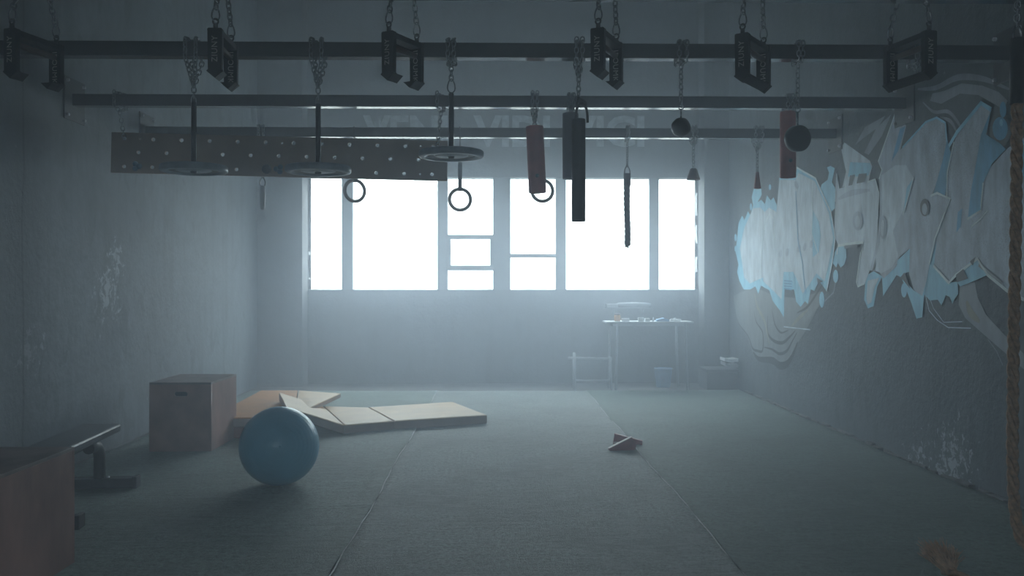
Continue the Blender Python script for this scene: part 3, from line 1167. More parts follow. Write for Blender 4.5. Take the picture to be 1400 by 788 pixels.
MB().tube([s0 + Vector((0, 0, 0.03)), s0 + Vector((-0.002, 0, -0.33))], [0.037, 0.038], 16).build('sleeve', M['grip'], root)['label'] = 'black rubber sleeve'
quick_link(root, s0 + Vector((0, 0, 0.10)), s0 + Vector((0, 0, 0.01)), 0.03, 0.007)
mb = MB()
for s in (-1, 1):
    mb.chain([s0 + Vector((s * 0.004, 0, 0.09)), Vector((s0.x + s * 0.03, s * (BH + 0.013), bz + 0.04)) - Vector((0, 0, R0.z))], 0.044, 0.027, 0.0048)
mb.build('chain', M['zinc'], root)
mb = MB()
e0 = path[-1] - R0
rn = random.Random(3)
for k in range(420):                                      # loose fibres of the opened rope end, in two tufts
    tuft = -0.042 if k % 2 else 0.045
    a = rn.uniform(0, 2 * PI)
    r = 0.030 * math.sqrt(rn.random())
    b0 = e0 + Vector((r * math.cos(a) * 0.8, rn.uniform(-0.05, -0.01), r * math.sin(a) * 0.8 + 0.005))
    sp_ = rn.uniform(0.8, 1.5)
    hgt = (0.10 if k % 2 else 0.065) * rn.uniform(0.6, 1.25)
    b1 = b0 + Vector((tuft * 0.6 + r * math.cos(a) * sp_ * 0.6, 0.05, hgt * 0.55))
    b2 = b0 + Vector((tuft + r * math.cos(a) * sp_ * 1.2 + rn.uniform(-0.02, 0.02), 0.085 + rn.uniform(-0.03, 0.04), hgt + 0.2 * r * math.sin(a)))
    for v_ in (b0, b1, b2):
        v_.z = max(v_.z, 0.006)
    mb.tube([b0, b1, b2], [0.0028, 0.0026, 0.0012], 4)
mb.build('frayed_end', M['fray'], root)['label'] = 'frayed brown rope fibres'

# ================================================================== plyometric boxes
def ply_box(label, x0, x1, y0, y1, h, slot):
    root = thing('jump_box', label, 'box', ((x0 + x1) / 2, (y0 + y1) / 2, 0), 0, 'plywood jump boxes')
    hx, hy, t = (x1 - x0) / 2, (y1 - y0) / 2, 0.018
    # top, left/right sides, front (with a hand slot) and back, each a sheet of plywood
    MB().box(-hx, hx, -hy, hy, h - t, h, 0.002).build('top_panel', M['ply_top'], root)
    for s in (-1, 1):
        xa = s * hx - (t if s > 0 else 0)
        MB().box(xa, xa + t, -hy + t, hy - t, 0.002, h - t, 0.0015).build('side_panel', M['ply'], root)
    MB().box(-hx, hx, hy - t, hy, 0.002, h - t, 0.0015).build('back_panel', M['ply'], root)
    y = -hy
    if slot:
        sw, sh, sz = 0.06, 0.02, h - 0.105
        cu_ = bpy.data.curves.new('front', 'CURVE')
        cu_.dimensions = '2D'
        cu_.fill_mode = 'BOTH'
        cu_.extrude = t / 2
        def sp2(pts):
            s_ = cu_.splines.new('POLY')
            s_.points.add(len(pts) - 1)
            for p_, (xx, yy) in zip(s_.points, pts):
                p_.co = (xx, yy, 0, 1)
            s_.use_cyclic_u = True
        sp2([(-hx, 0.002), (hx, 0.002), (hx, h - t), (-hx, h - t)])
        ring = []
        for k in range(9):
            a = PI / 2 + PI * k / 8
            ring.append((-sw + sh + sh * math.cos(a), sz + sh * math.sin(a)))
        for k in range(9):
            a = -PI / 2 + PI * k / 8
            ring.append((sw - sh + sh * math.cos(a), sz + sh * math.sin(a)))
        sp2([(a + 0.005, b_) for a, b_ in ring])
        tmp_ = bpy.data.objects.new('front_curve', cu_)
        COL.objects.link(tmp_)
        me_ = bpy.data.meshes.new_from_object(tmp_.evaluated_get(bpy.context.evaluated_depsgraph_get()))
        bpy.data.objects.remove(tmp_)
        me_.materials.clear()
        me_.materials.append(M['ply'])
        fo = bpy.data.objects.new('front_panel', me_)
        COL.objects.link(fo)
        fo.parent = root
        fo.rotation_euler = (PI / 2, 0, 0)
        fo.location = (0, y + t / 2, 0)
        MB().box(-sw - 0.01, sw + 0.02, y + t + 0.012, y + t + 0.02, sz - 0.04, sz + 0.04).build('slot_shade_plate', M['dark'], fo).matrix_parent_inverse = fo.matrix_basis.inverted()  # dark plate behind the slot, paints the shade inside the box
    else:
        MB().box(-hx, hx, y, y + t, 0.002, h - t, 0.0015).build('front_panel', M['ply'], root)
    return root


bA = atZ(288.8, 619)
wA = 0.556
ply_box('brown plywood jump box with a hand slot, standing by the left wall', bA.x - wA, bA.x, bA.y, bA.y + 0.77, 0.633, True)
bB = atZ(102, 771)
ply_box('worn brown plywood jump box cut by the left edge of the photo', bB.x - wA, bB.x, bB.y - 0.77, bB.y, 0.633, False)

# ================================================================== flat bench
fc, nc = Vector((-3.06, 6.86, 0)), Vector((-2.93, 5.40, 0))
ax = (fc - nc).normalized()
ang = math.atan2(ax.y, ax.x) - PI / 2
L = (fc - nc).length
root = thing('flat_bench', 'black padded flat bench between the two plywood boxes', 'bench', (*((fc + nc) / 2).xy, 0), ang)
MB().box(-0.15, 0.15, -L / 2, L / 2, 0.372, 0.438, 0.018).build('seat_pad', M['vinyl'], root)
MB().box(-0.035, 0.035, -L / 2 + 0.2, L / 2 - 0.2, 0.312, 0.37, 0.004).build('spine', M['bench_steel'], root)
for s in (-1, 1):
    yy = s * (L / 2 - 0.32) if s > 0 else -(L / 2 - 0.04)
    pts = []
    for k in range(7):
        a = PI / 2 * k / 6
        pts.append((0, yy - s * 0.12 + s * 0.12 * math.sin(a), 0.22 + 0.12 * math.cos(a)))
    pts.append((0, yy, 0.05))
    MB().tube([Vector(p_) + Vector((0.10, 0, 0)) for p_ in [(0, yy - s * 0.22, 0.34)] + pts], 0.042, 12).build('upright', M['bench_steel'], root)
    fb = MB().box(-0.34, 0.36, yy - 0.05, yy + 0.05, 0.014, 0.085, 0.006).build('foot_bar', M['bench_steel'], root)
    for sx in (-1, 1):
        MB().box(0.01 + sx * 0.35 - 0.018, 0.01 + sx * 0.35 + 0.018, yy - 0.054, yy + 0.054, 0.002, 0.095, 0.006).build('end_cap', M['grip'], fb)
        bo = MB().lathe([(0, 0.014), (0.01, 0.012), (0.012, 0)], 8).build('bolt', M['bolt'], fb)
        bo.location = (sx * 0.16, yy, 0.084)

# ================================================================== exercise ball
bc = atY(382, 609, 6.665)
R = 0.2945
bc.z = R + 0.001
root = thing('exercise_ball', 'blue ribbed exercise ball on the turf before the mats', 'ball', (bc.x, bc.y, 0))
mb = MB()
prof = []
n = 96
for k in range(n + 1):
    a = -PI / 2 + PI * k / n
    r = R * (1 + (0.003 if (k % 4 in (0, 1)) and 10 < k < n - 10 else 0.0))
    prof.append((max(0.0, r * math.cos(a)) if 0 < k < n else 0.0, r * math.sin(a)))
mb.lathe(prof, 72)
b = mb.build('ball_skin', M['ball'], root)
b.location = (0, 0, R)
aim = (Vector((0.1, 0, EYE)) - Vector((bc.x, bc.y, R))).to_track_quat('Z', 'Y')
b.rotation_mode = 'QUATERNION'
b.rotation_quaternion = aim
pv = MB().lathe([(0, 0.004), (0.010, 0.003), (0.013, -0.004)], 16).build('valve_plug', M['ball'], root)
pv.matrix_local = Matrix.Translation((0, 0, R)) @ aim.to_matrix().to_4x4() @ Matrix.Translation((0, 0, R))

# ================================================================== folding mats
def slab(name, quad, th, mtop, mside, parent, inset=0.012):
    """mat panel: quad (four top corners, ccw from above), thickness th, slightly puffed"""
    mb = MB()
    Q = [Vector(p) for p in quad]
    c_ = sum(Q, Vector()) / 4
    I = [p.lerp(c_, inset / (p - c_).length) for p in Q]
    dn = Vector((0, 0, -th))
    b_ = Vector((0, 0, -0.010))
    v0 = [mb.bm.verts.new(p) for p in I]
    v1 = [mb.bm.verts.new(p + b_) for p in Q]
    v2 = [mb.bm.verts.new(p + dn - b_) for p in Q]
    v3 = [mb.bm.verts.new(p + dn) for p in I]
    cv = mb.bm.verts.new(c_ + Vector((0, 0, 0.006)))
    for i in range(4):
        j = (i + 1) % 4
        mb.bm.faces.new((v0[i], v0[j], cv)).material_index = 0
        mb.bm.faces.new((v0[j], v0[i], v1[i], v1[j])).material_index = 0
        mb.bm.faces.new((v1[j], v1[i], v2[i], v2[j])).material_index = 1
        mb.bm.faces.new((v2[j], v2[i], v3[i], v3[j])).material_index = 1
    mb.bm.faces.new(list(reversed(v3)))
    return mb.build(name, [mtop, mside], parent)


TH = 0.095
mroot_loc = Vector((-1.2, 9.6, 0))
root = thing('folding_mat', 'tan folding mat unfolded on the turf behind the blue ball', 'mat', mroot_loc, 0, 'folding mats on the floor')


def zq(pts, z):
    return [atZ(x, y, zz) - mroot_loc for (x, y), zz in zip(pts, z if isinstance(z, (list, tuple)) else [z] * len(pts))]


TZ = TH + 0.003
slab('mat_panel', zq([(539.4, 575.7), (665.7, 567.5), (618.6, 549.5), (504.5, 557)], TZ), TH, M['mat_tan'], M['mat_side'], root)
slab('mat_panel', zq([(471.8, 581.4), (538.0, 576.0), (503.2, 557.2), (443.5, 555.7)], TZ), TH, M['mat_tan'], M['mat_side'], root)
slab('mat_panel', zq([(391.5, 557), (470.2, 581.4), (442.0, 555.9), (381.5, 536.8)], [0.315, TZ, TZ, 0.325]), TH, M['mat_tan'], M['mat_side'], root)
for a, b in (((505, 557.4), (539, 576.0)), ((443, 556.2), (471, 581.6))):
    p, r_ = zq([a, b], TZ - 0.014)
    MB().tube([p, r_], 0.008, 6).build('fold_seam', M['seamdark'], root)

root = thing('folding_mat', 'orange folding mat lying on a red mat beside the plywood box', 'mat', mroot_loc, 0, 'folding mats on the floor')
slab('mat_panel', zq([(286, 571.5), (400, 571.5), (407, 534), (357, 534)], 0.215), TH, M['mat_orange'], M['mat_side'], root)
slab('mat_panel', zq([(402, 571.0), (416, 561), (466, 538), (408.5, 534)], [0.213, 0.213, 0.19, 0.213]), 0.05, M['mat_tan'], M['mat_side'], root)
root = thing('folding_mat', 'red mat lowest in the stack beside the plywood box', 'mat', mroot_loc, 0, 'folding mats on the floor')
slab('mat_panel', zq([(284, 571), (404, 571), (415, 538), (357, 536)], 0.214), 0.11, M['mat_red'], M['mat_red'], root)
root.location.z -= 0.0985 

# ================================================================== red wooden wedges on the turf
p0 = atZ(852, 616.5)
root = thing('wooden_wedge', 'dark red wooden wedge with a pale lit edge, in front on the turf seam', 'wedge', (p0.x, p0.y, 0), 0.12, 'red wooden wedges')
sc = p0.y / F
pol = [((833 - 852) * sc, 0, 0.002), ((869 - 852) * sc, 0, 0.002), ((871 - 852) * sc, 0, 0.055), ((864.5 - 852) * sc, 0, 0.118), ((832.2 - 852) * sc, 0, 0.018)]
MB().prism(pol, (0, 0.045, 0)).build('wedge_body', M['redwood'], root)
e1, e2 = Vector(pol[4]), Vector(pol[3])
MB().prism([e1 + Vector((0, -0.001, 0.0005)), e2 + Vector((0, -0.001, 0.0005)), e2 + Vector((0, -0.001, 0.006)), e1 + Vector((0, -0.001, 0.006))], (0, 0.047, 0)).build('lit_edge', M['rededge'], root)  # pale strip paints the light along the upper edge
p1 = atZ(857, 609)
root = thing('wooden_wedge', 'dark red wooden wedge lying behind the other on the turf seam', 'wedge', (p1.x, p1.y, 0), -0.22, 'red wooden wedges')
sc = p1.y / F
pol = [((838 - 857) * sc, 0, 0.004), ((878 - 857) * sc, 0, 0.004), ((878 - 857) * sc, 0, 0.045), ((840 - 857) * sc, 0, 0.105)]
MB().prism(pol, (0, 0.04, 0)).build('wedge_body', M['redwood'], root)
MB().box(-0.12, 0.05, -0.055, -0.003, 0.002, 0.030, 0.003).build('cross_piece', M['rededge'], root)['label'] = 'pale cross piece'

# ================================================================== table at the back
YT0 = 12.75
tz = atY(888, 440, YT0).z
tx0, tx1 = atY(829, 440, YT0).x, atY(948, 440, YT0).x
tcx = (tx0 + tx1) / 2
hw = (tx1 - tx0) / 2
root = thing('work_table', 'tall narrow table with thin pale legs under the right window', 'table', (tcx, YT0 + 0.22, 0))
MB().box(-hw, hw, -0.24, 0.24, tz - 0.028, tz, 0.004).build('tabletop', M['grey_metal'], root)
MB().box(-hw + 0.1, hw - 0.1, -0.16, 0.16, tz - 0.07, tz - 0.029, 0.004).build('apron', M['grey_metal'], root)
for sx in (-1, 1):
    for sy in (-1, 1):
        x = sx * (hw - 0.14) + (0.03 if sy < 0 else -0.03)
        MB().tube([(x, sy * 0.17, tz - 0.029), (x + sx * 0.03, sy * 0.2, -0.010)], 0.017, 8).build('leg', M['grey_metal'], root)


def on_table(px, dy=0.0):
    return Vector((atY(px, 440, YT0 + 0.15).x, YT0 + 0.15 + dy, tz))


p = on_table(844)
root = thing('orange_jar', 'small orange jar standing on the left end of the table', 'jar', p)
MB().lathe([(0, 0.001), (0.04, 0.001), (0.044, 0.006), (0.044, 0.085), (0.04, 0.092), (0, 0.092)], 20).build('jar_body', M['orange'], root)
MB().lathe([(0.041, 0.0925), (0.043, 0.096), (0.043, 0.112), (0.039, 0.116), (0, 0.116)], 20).build('lid', M['cone'], root)
for px_, wd, hgt, m, name, lab, cat in (
        (855, 0.11, 0.045, 'white', 'paper_box', 'flat white box on the table beside the orange jar', 'box'),
        (876, 0.09, 0.055, 'white', 'roll_of_tape', 'short white roll on the table, left of the blue folder', 'tape'),
        (885, 0.07, 0.045, 'white', 'chalk_block', 'white chalk block left of the blue folder on the table', 'chalk'),
        (893, 0.025, 0.06, 'white', 'small_bottle', 'tiny white bottle against the blue folder on the table', 'bottle'),
        (905, 0.17, 0.05, 'bluepl', 'folder', 'blue folder lying on the table', 'folder'),
        (923, 0.15, 0.04, 'white', 'crumpled_cloth', 'white crumpled cloth right of the blue folder on the table', 'cloth')):
    p = on_table(px_)
    mb = MB()
    if name in ('roll_of_tape', 'small_bottle'):
        r = wd / 2
        if name == 'roll_of_tape':
            mb.lathe([(r * 0.55, 0.001), (r, 0.001), (r, hgt), (r * 0.55, hgt), (r * 0.55, 0.001)], 20, smooth=False)
        else:
            mb.lathe([(0, 0.001), (r, 0.001), (r, hgt * 0.7), (r * 0.45, hgt * 0.82), (r * 0.45, hgt), (0, hgt)], 14)
    elif name == 'crumpled_cloth':
        bmesh.ops.create_icosphere(mb.bm, subdivisions=3, radius=1)
        for v in mb.bm.verts:
            k = 1 + 0.22 * math.sin(6 * v.co.x + 2) * math.cos(5 * v.co.y) + 0.12 * math.sin(11 * v.co.y + v.co.z)
            v.co = Vector((v.co.x * wd / 2 * k, v.co.y * 0.06 * k, max(0.002, (v.co.z + 0.5) * hgt / 1.5 * k)))
    elif name == 'folder':
        mb.prism([(-wd / 2, -0.12, 0.001), (wd / 2, -0.11, 0.001), (wd / 2, -0.11, hgt * 0.5), (wd * 0.1, -0.115, hgt), (-wd / 2, -0.12, hgt * 0.5)], (0.01, 0.22, 0))
    else:
        mb.box(-wd / 2, wd / 2, -0.04, 0.04, 0.001, hgt, 0.006)
    o = mb.build(name, M[m], None, p)
    tag(o, lab, cat)
# blue bucket below the table
p = atZ(906, 530, 0.0)
p.y = min(p.y, YN - 0.4)
root = thing('bucket', 'dull blue bucket on the floor under the table', 'bucket', (atY(906, 520, 13.2).x, 13.15, -0.012))
MB().lathe([(0, 0.002), (0.10, 0.002), (0.105, 0.01), (0.135, 0.27), (0.142, 0.275), (0.142, 0.285), (0.13, 0.285), (0.10, 0.03), (0, 0.03)], 28).build('bucket_body', M['bluepl'], root)
MB().tube([(0.14 * math.cos(a), -0.05 - 0.06 * math.sin(a), 0.275 + 0.01 * math.sin(a)) for a in [PI * k / 12 for k in range(13)]], 0.005, 6).build('handle', M['grey_metal'], root)

# low trestle left of the table
Yq = 12.85
x0, x1 = atY(785, 500, Yq).x, atY(834, 500, Yq).x
zr, zl = atY(810, 490, Yq).z, atY(810, 519, Yq).z
root = thing('low_trestle', 'low pale tube trestle on the floor left of the table', 'trestle', ((x0 + x1) / 2, Yq, -0.012))
hx = (x1 - x0) / 2
for sx in (-1, 1):
    for sy in (-1, 1):
        MB().tube([(sx * hx, sy * 0.05, zr + 0.09 if sx < 0 else zr + 0.03), (sx * hx, sy * 0.15, 0.003)], 0.017, 8).build('leg', M['grey_metal'], root)
MB().tube([(-hx - 0.09, 0, zr + 0.015), (hx + 0.03, 0, zr)], 0.019, 8).build('top_rail', M['grey_metal'], root)
MB().tube([(-hx, 0, zl), (-hx * 0.4, 0, zl - 0.01), (hx, 0, zl)], 0.014, 8).build('lower_rail', M['grey_metal'], root)
for sx in (-1, 1):
    MB().tube([(sx * hx, -0.13, zl), (sx * hx, 0.13, zl)], 0.012, 8).build('spreader', M['grey_metal'], root)

# ledge with pale rolls on the wall above the table
Yw = YN
c = atY(860, 421, Yw - 0.1)
root = thing('wall_ledge', 'narrow pale ledge on the back wall above the table', 'shelf', (c.x, Yw, c.z))
MB().box(-0.37, 0.34, -0.17, -0.002, -0.012, 0.0, 0.003).build('board', M['frame'], root)
for x in (-0.25, 0.22):
    MB().prism([(x, -0.14, -0.013), (x, -0.003, -0.013), (x, -0.003, -0.11)], (0.012, 0, 0)).build('bracket', M['frame'], root)
rl = MB().lathe([(0, -0.27), (0.02, -0.27), (0.036, -0.22), (0.045, 0), (0.036, 0.2), (0.02, 0.27), (0, 0.27)], 18)
o = rl.build('paper_roll', M['grey_metal'], None, (c.x + 0.07, Yw - 0.085, c.z + 0.044))
o.rotation_euler = (0, PI / 2, 0)
tag(o, 'long pale roll lying on the wall ledge above the table', 'roll')
o = MB().box(-0.09, 0.09, -0.05, 0.05, 0.001, 0.06, 0.008).build('small_carton', M['grey_metal'], None, (c.x - 0.27, Yw - 0.085, c.z))
tag(o, 'small pale carton at the left end of the wall ledge', 'carton')

# dark chest in the back right corner with pale folded cloths
xq0, xq1 = atY(966, 500, 12.75).x, XR - 0.03
zt = atY(1000, 505, 12.7).z
root = thing('storage_chest', 'dark grey storage chest in the back right corner', 'chest', ((xq0 + xq1) / 2, 12.95, -0.012))
hx = (xq1 - xq0) / 2
MB().box(-hx, hx, -0.25, 0.25, 0.003, zt - 0.04, 0.01).build('chest_body', M['darkbox'], root)
MB().box(-hx - 0.012, hx + 0.012, -0.262, 0.262, zt - 0.038, zt + 0.008, 0.008).build('lid', M['darkbox'], root)
MB().box(-0.04, 0.04, -0.275, -0.2625, zt - 0.09, zt - 0.02, 0.004).build('latch', M['plate'], root)
for k, lab in ((0, 'pale folded pad lowest on the dark corner chest'), (1, 'pale folded pad on top of the other on the corner chest')):
    cx = atY(1005 - k, 500, 12.9).x
    mb = MB()
    nx = 12
    up, dn = [], []
    for i in range(nx + 1):
        u = -1 + 2 * i / nx
        zz = 0.035 * u * u + 0.012 * math.sin(3 * u + k)
        up.append((u * 0.17, -0.14, zz + 0.045))
        dn.append((u * 0.17, -0.14, zz))
    mb.prism(up + dn[::-1], (0, 0.28, 0))
    o = mb.build('folded_pad', M['white' if k else 'grey_metal'], None, (cx, 12.93, zt + 0.012 + k * 0.075))
    tag(o, lab, 'pad', 'folded pads in the corner')

# ================================================================== mural on the right wall
root = thing('graffiti_mural', 'large ice blue and grey wildstyle graffiti with sharp drips painted on the right wall', 'mural', (XR, 8.0, 1.5))
MR = root.location
LAY = [0]


def shape(name, pts, m, layer, jit=0.0):
    off = 0.0016 * layer + 0.0002 * (LAY[0] % 7)
    LAY[0] += 1
    P = [atX(x, y, XR) for x, y in pts]
    P = [Vector((XR - off, p.y, p.z)) - MR for p in P]
    return MB().poly(P).build(name, M[m], root)


def stroke(name, pts, w_, m, layer, closed=False, taper=False):
    """painted line of width w_ metres along a pixel polyline on the wall"""
    off = 0.0016 * layer + 0.0002 * (LAY[0] % 7)
    LAY[0] += 1
    P = [atX(x, y, XR) for x, y in pts]
    if not closed and len(P) > 2:
        P = smooth(P, 5) if taper else P
    n_ = len(P)
    mb = MB()
    A = []
    for i in range(n_):
        if closed:
            t = P[(i + 1) % n_] - P[i - 1]
        else:
            t = P[min(i + 1, n_ - 1)] - P[max(0, i - 1)]
        t.x = 0
        t.normalize()
        s_ = Vector((0, -t.z, t.y)) * w_ / 2
        if taper and not closed:
            s_ *= 0.25 + 0.75 * math.sin(PI * (i + 0.5) / n_)
        c_ = Vector((XR - off, P[i].y, P[i].z)) - MR
        A.append((mb.bm.verts.new(c_ + s_), mb.bm.verts.new(c_ - s_)))
    for i in range(n_ if closed else n_ - 1):
        a, b = A[i], A[(i + 1) % n_]
        mb.bm.faces.new((a[0], b[0], b[1], a[1]))
    return mb.build(name, M[m], root)


def blob(name, cx, cy, rx, ry, m, layer, rot=0.0, n_=20):
    return shape(name, [(cx + rx * math.cos(a) * math.cos(rot) - ry * math.sin(a) * math.sin(rot), cy + rx * math.cos(a) * math.sin(rot) + ry * math.sin(a) * math.cos(rot)) for a in [2 * PI * k / n_ for k in range(n_)]], m, layer)


# smoke and drapes behind the letters
shape('smoke_swirl', [(1272, 138), (1287, 142), (1313, 128), (1338, 130), (1361, 143), (1372, 150), (1378, 138), (1366, 126), (1343, 117), (1315, 114), (1292, 124), (1275, 128)], 'p_smoke', 1)
stroke('smoke_swirl', [(1262, 140), (1277, 153), (1297, 153), (1312, 171), (1316, 185)], 0.03, 'p_smoke', 1, taper=True)
stroke('smoke_swirl', [(1285, 160), (1300, 166), (1309, 182)], 0.03, 'p_smoke', 1, taper=True)
stroke('smoke_swirl', [(1255, 122), (1280, 120), (1310, 106), (1345, 108), (1380, 122)], 0.05, 'p_smoke', 1, taper=True)
shape('smoke_swirl', [(1169, 199), (1183, 174), (1211, 158), (1201, 174), (1178, 191)], 'p_smoke', 1)
shape('smoke_swirl', [(1182, 209), (1198, 176), (1219, 156), (1206, 186), (1188, 212)], 'p_smoke', 1)
shape('drape', [(1003, 405), (1008, 440), (1022.6, 462), (1030, 485), (1038.6, 493.7), (1056, 496), (1065, 503.4), (1074, 502.6), (1083, 492), (1090, 470.6), (1102.6, 451), (1122, 415), (1126, 398), (1090, 408), (1060, 405), (1030, 392)], 'p_drape', 1)
stroke('drape_line', [(1030, 482), (1038, 491), (1056, 493), (1066, 500), (1076, 498), (1084, 486), (1091, 468)], 0.10, 'p_drapeline', 2, taper=True)
stroke('drape_line', [(1005, 425), (1010, 442), (1023, 460), (1029, 476), (1036, 480), (1043, 479), (1043, 455), (1034, 440), (1031, 425)], 0.035, 'p_drapeline', 2, taper=True)
stroke('drape_line', [(1050, 432), (1050, 455), (1058, 466), (1070, 469), (1080, 461), (1088, 452)], 0.045, 'p_drapeline', 2, taper=True)
stroke('drape_line', [(1045, 475), (1056, 478), (1066, 484), (1076, 480), (1083, 468), (1090, 455)], 0.04, 'p_drapeline', 2, taper=True)
stroke('drape_line', [(1056, 425), (1060, 444), (1068, 455), (1078, 452)], 0.03, 'p_drapeline', 2, taper=True)
stroke('drape_fold', [(1032, 402), (1036, 420), (1046, 440), (1052, 470)], 0.06, 'p_ochre', 2, taper=True)
stroke('drape_fold', [(1082, 447), (1092, 436), (1105, 424)], 0.05, 'p_ochre', 2, taper=True)
stroke('drape_line', [(1072, 447), (1090, 449), (1108, 451)], 0.012, 'p_pale', 2)
stroke('drape_line', [(1090, 428), (1104, 420), (1118, 400), (1126, 388)], 0.035, 'p_drapeline', 2, taper=True)
shape('tail_ribbon', [(1312.7, 389), (1333, 386), (1337, 407), (1348, 430), (1373.6, 458), (1402, 486), (1430, 500), (1430, 520), (1400, 505), (1343, 455.5), (1320, 435), (1311, 417)], 'p_smoke', 1)
stroke('tail_ribbon', [(1322, 412), (1328, 428), (1340, 440)], 0.07, 'p_ochre', 2, taper=True)
stroke('curl_line', [(1265, 400), (1271, 425), (1282, 438), (1297, 448), (1328, 449)], 0.009, 'p_pale', 2)
stroke('curl_line', [(1268, 398), (1277, 422), (1291, 441), (1316, 440)], 0.007, 'p_pale', 2)
stroke('curl_line', [(1352, 465), (1363, 480), (1372, 500)], 0.008, 'p_smoke', 2)
stroke('curl_line', [(1128, 412), (1140, 400), (1145, 375)], 0.02, 'p_smoke', 2)

# left letter: ice blue fringe, then the pale body
left = [(1006, 345), (1010, 305), (1015, 295), (1018, 301), (1023, 289), (1026, 294), (1030, 281), (1028, 270), (1031, 257), (1041, 257), (1042, 266), (1036, 277), (1041, 273), (1046, 279), (1049, 267), (1054, 274), (1058, 270), (1063, 282),
        (1066, 243), (1088, 243), (1090, 229), (1116, 244), (1137, 290), (1143, 325), (1139, 358), (1131, 399), (1120, 384), (1114, 398), (1109, 396), (1105, 416), (1101, 412), (1095, 420), (1089, 413), (1086, 396), (1073, 396), (1072, 434), (1066, 424), (1057, 412), (1052, 397), (1041, 391),
        (1037, 402), (1033, 392), (1026, 396), (1017, 396), (1011, 384), (1008, 372), (1010, 362)]
shape('letter_fringe', left, 'p_ice', 2)
shape('letter_face', [(1012, 340), (1018, 312), (1030, 285), (1040, 284), (1046, 290), (1052, 284), (1062, 290), (1066, 246), (1088, 246), (1092, 236), (1115, 248), (1134, 292), (1140, 326), (1134, 360), (1128, 385), (1117, 374), (1108, 388), (1098, 402), (1089, 380), (1085, 372), (1072, 372), (1069, 410), (1058, 396), (1050, 378), (1038, 382), (1026, 388), (1018, 380)], 'p_pale', 3)
shape('letter_face', [(1044, 385), (1046, 310), (1052, 292), (1059, 300), (1062, 372), (1068, 408), (1056, 396)], 'p_pale', 4)
stroke('outline', [(1041, 385), (1043, 330), (1047, 305), (1053, 292), (1059, 300), (1060, 330)], 0.018, 'p_line', 5)
stroke('outline', [(1089, 262), (1092, 330), (1098, 360), (1102, 402)], 0.018, 'p_blue', 5)
stroke('outline', [(1112, 256), (1111, 320), (1122, 355)], 0.014, 'p_line', 5)
stroke('outline', [(1090, 229), (1116, 244), (1137, 290), (1143, 325), (1139, 358), (1131, 399)], 0.022, 'p_line', 5)
shape('blue_accent', [(1112, 288), (1120, 303), (1123, 322), (1120, 345), (1112, 352), (1111, 320)], 'p_ice', 4)
shape('blue_accent', [(1073, 373), (1086, 373), (1088, 396), (1071, 396)], 'p_ice', 4)
for k in range(4):
    stroke('slat_line', [(1073, 384 + 3.6 * k), (1084, 385 + 3.6 * k)], 0.02, 'p_blue', 6)
for x, y in ((1068, 347), (1077, 345), (1093, 340), (1101, 338), (1110, 334)):
    blob('grey_dab', x, y, 2.2, 5.5, 'p_grey', 5, 0.1)
blob('grey_dab', 1090, 253, 2.6, 6, 'p_grey', 5, -0.3)
shape('dark_gap', [(1118, 380), (1126, 385), (1119, 388)], 'p_dark', 5)
for x, y, a, b in ((1027, 283, 1.6, 5), (1053, 256, 1.8, 4), (1006, 325, 1.6, 5), (1124, 410, 3.4, 11), (1143, 378, 3.6, 9), (1006, 340, 1.5, 4)):
    blob('paint_drip', x, y, a, b, 'p_ice', 2)

# small splash figure and second letter
shape('splash', [(1121, 262), (1124, 252), (1132, 246), (1134, 236), (1131, 229), (1136, 227), (1142, 230), (1140, 240), (1138, 249), (1143, 258), (1142, 285), (1137, 290)], 'p_ice', 2)
shape('letter_face', [(1150, 202), (1155, 195), (1190, 220), (1193, 228), (1187, 252), (1152, 256), (1157, 235)], 'p_pale', 2)
shape('blue_accent', [(1163, 222), (1190, 223), (1192, 230), (1188, 240), (1160, 242)], 'p_ice', 3)
for qd in ([(1163, 240), (1170, 239), (1166, 253), (1161, 254)], [(1175, 238), (1186, 237), (1183, 249), (1172, 251)]):
    shape('dark_gap', qd, 'p_dark', 4)
shape('letter_face', [(1143, 276), (1145, 236), (1148, 258), (1165, 253), (1187, 249), (1198, 245), (1203, 264), (1200, 329), (1186, 331), (1147, 336), (1141, 322)], 'p_pale', 3)
stroke('outline', [(1143, 276), (1145, 237), (1148, 258)], 0.02, 'p_line', 5)
stroke('outline', [(1187, 249), (1198, 245), (1203, 264), (1201, 300)], 0.016, 'p_line', 5)
stroke('grey_dab', [(1147, 272), (1165, 264), (1190, 260)], 0.06, 'p_grey', 4, taper=True)
shape('paint_drip', [(1147, 335), (1157, 338), (1158, 352), (1155, 362), (1150, 366), (1146, 360), (1144, 366), (1139, 360), (1142, 345)], 'p_ice', 3)
stroke('outline', [(1145, 348), (1147, 336), (1182, 331), (1179, 345)], 0.03, 'p_line', 5)
shape('dark_gap', [(1156, 336), (1173, 334), (1173, 338), (1156, 340)], 'p_dark', 6)
shape('letter_face', [(1180, 332), (1200, 329), (1204, 300), (1206, 330), (1192, 364), (1183, 389), (1173, 392), (1172, 385), (1178, 350)], 'p_pale', 3)
stroke('outline', [(1178, 345), (1172, 386), (1174, 392), (1183, 388)], 0.022, 'p_line', 5)

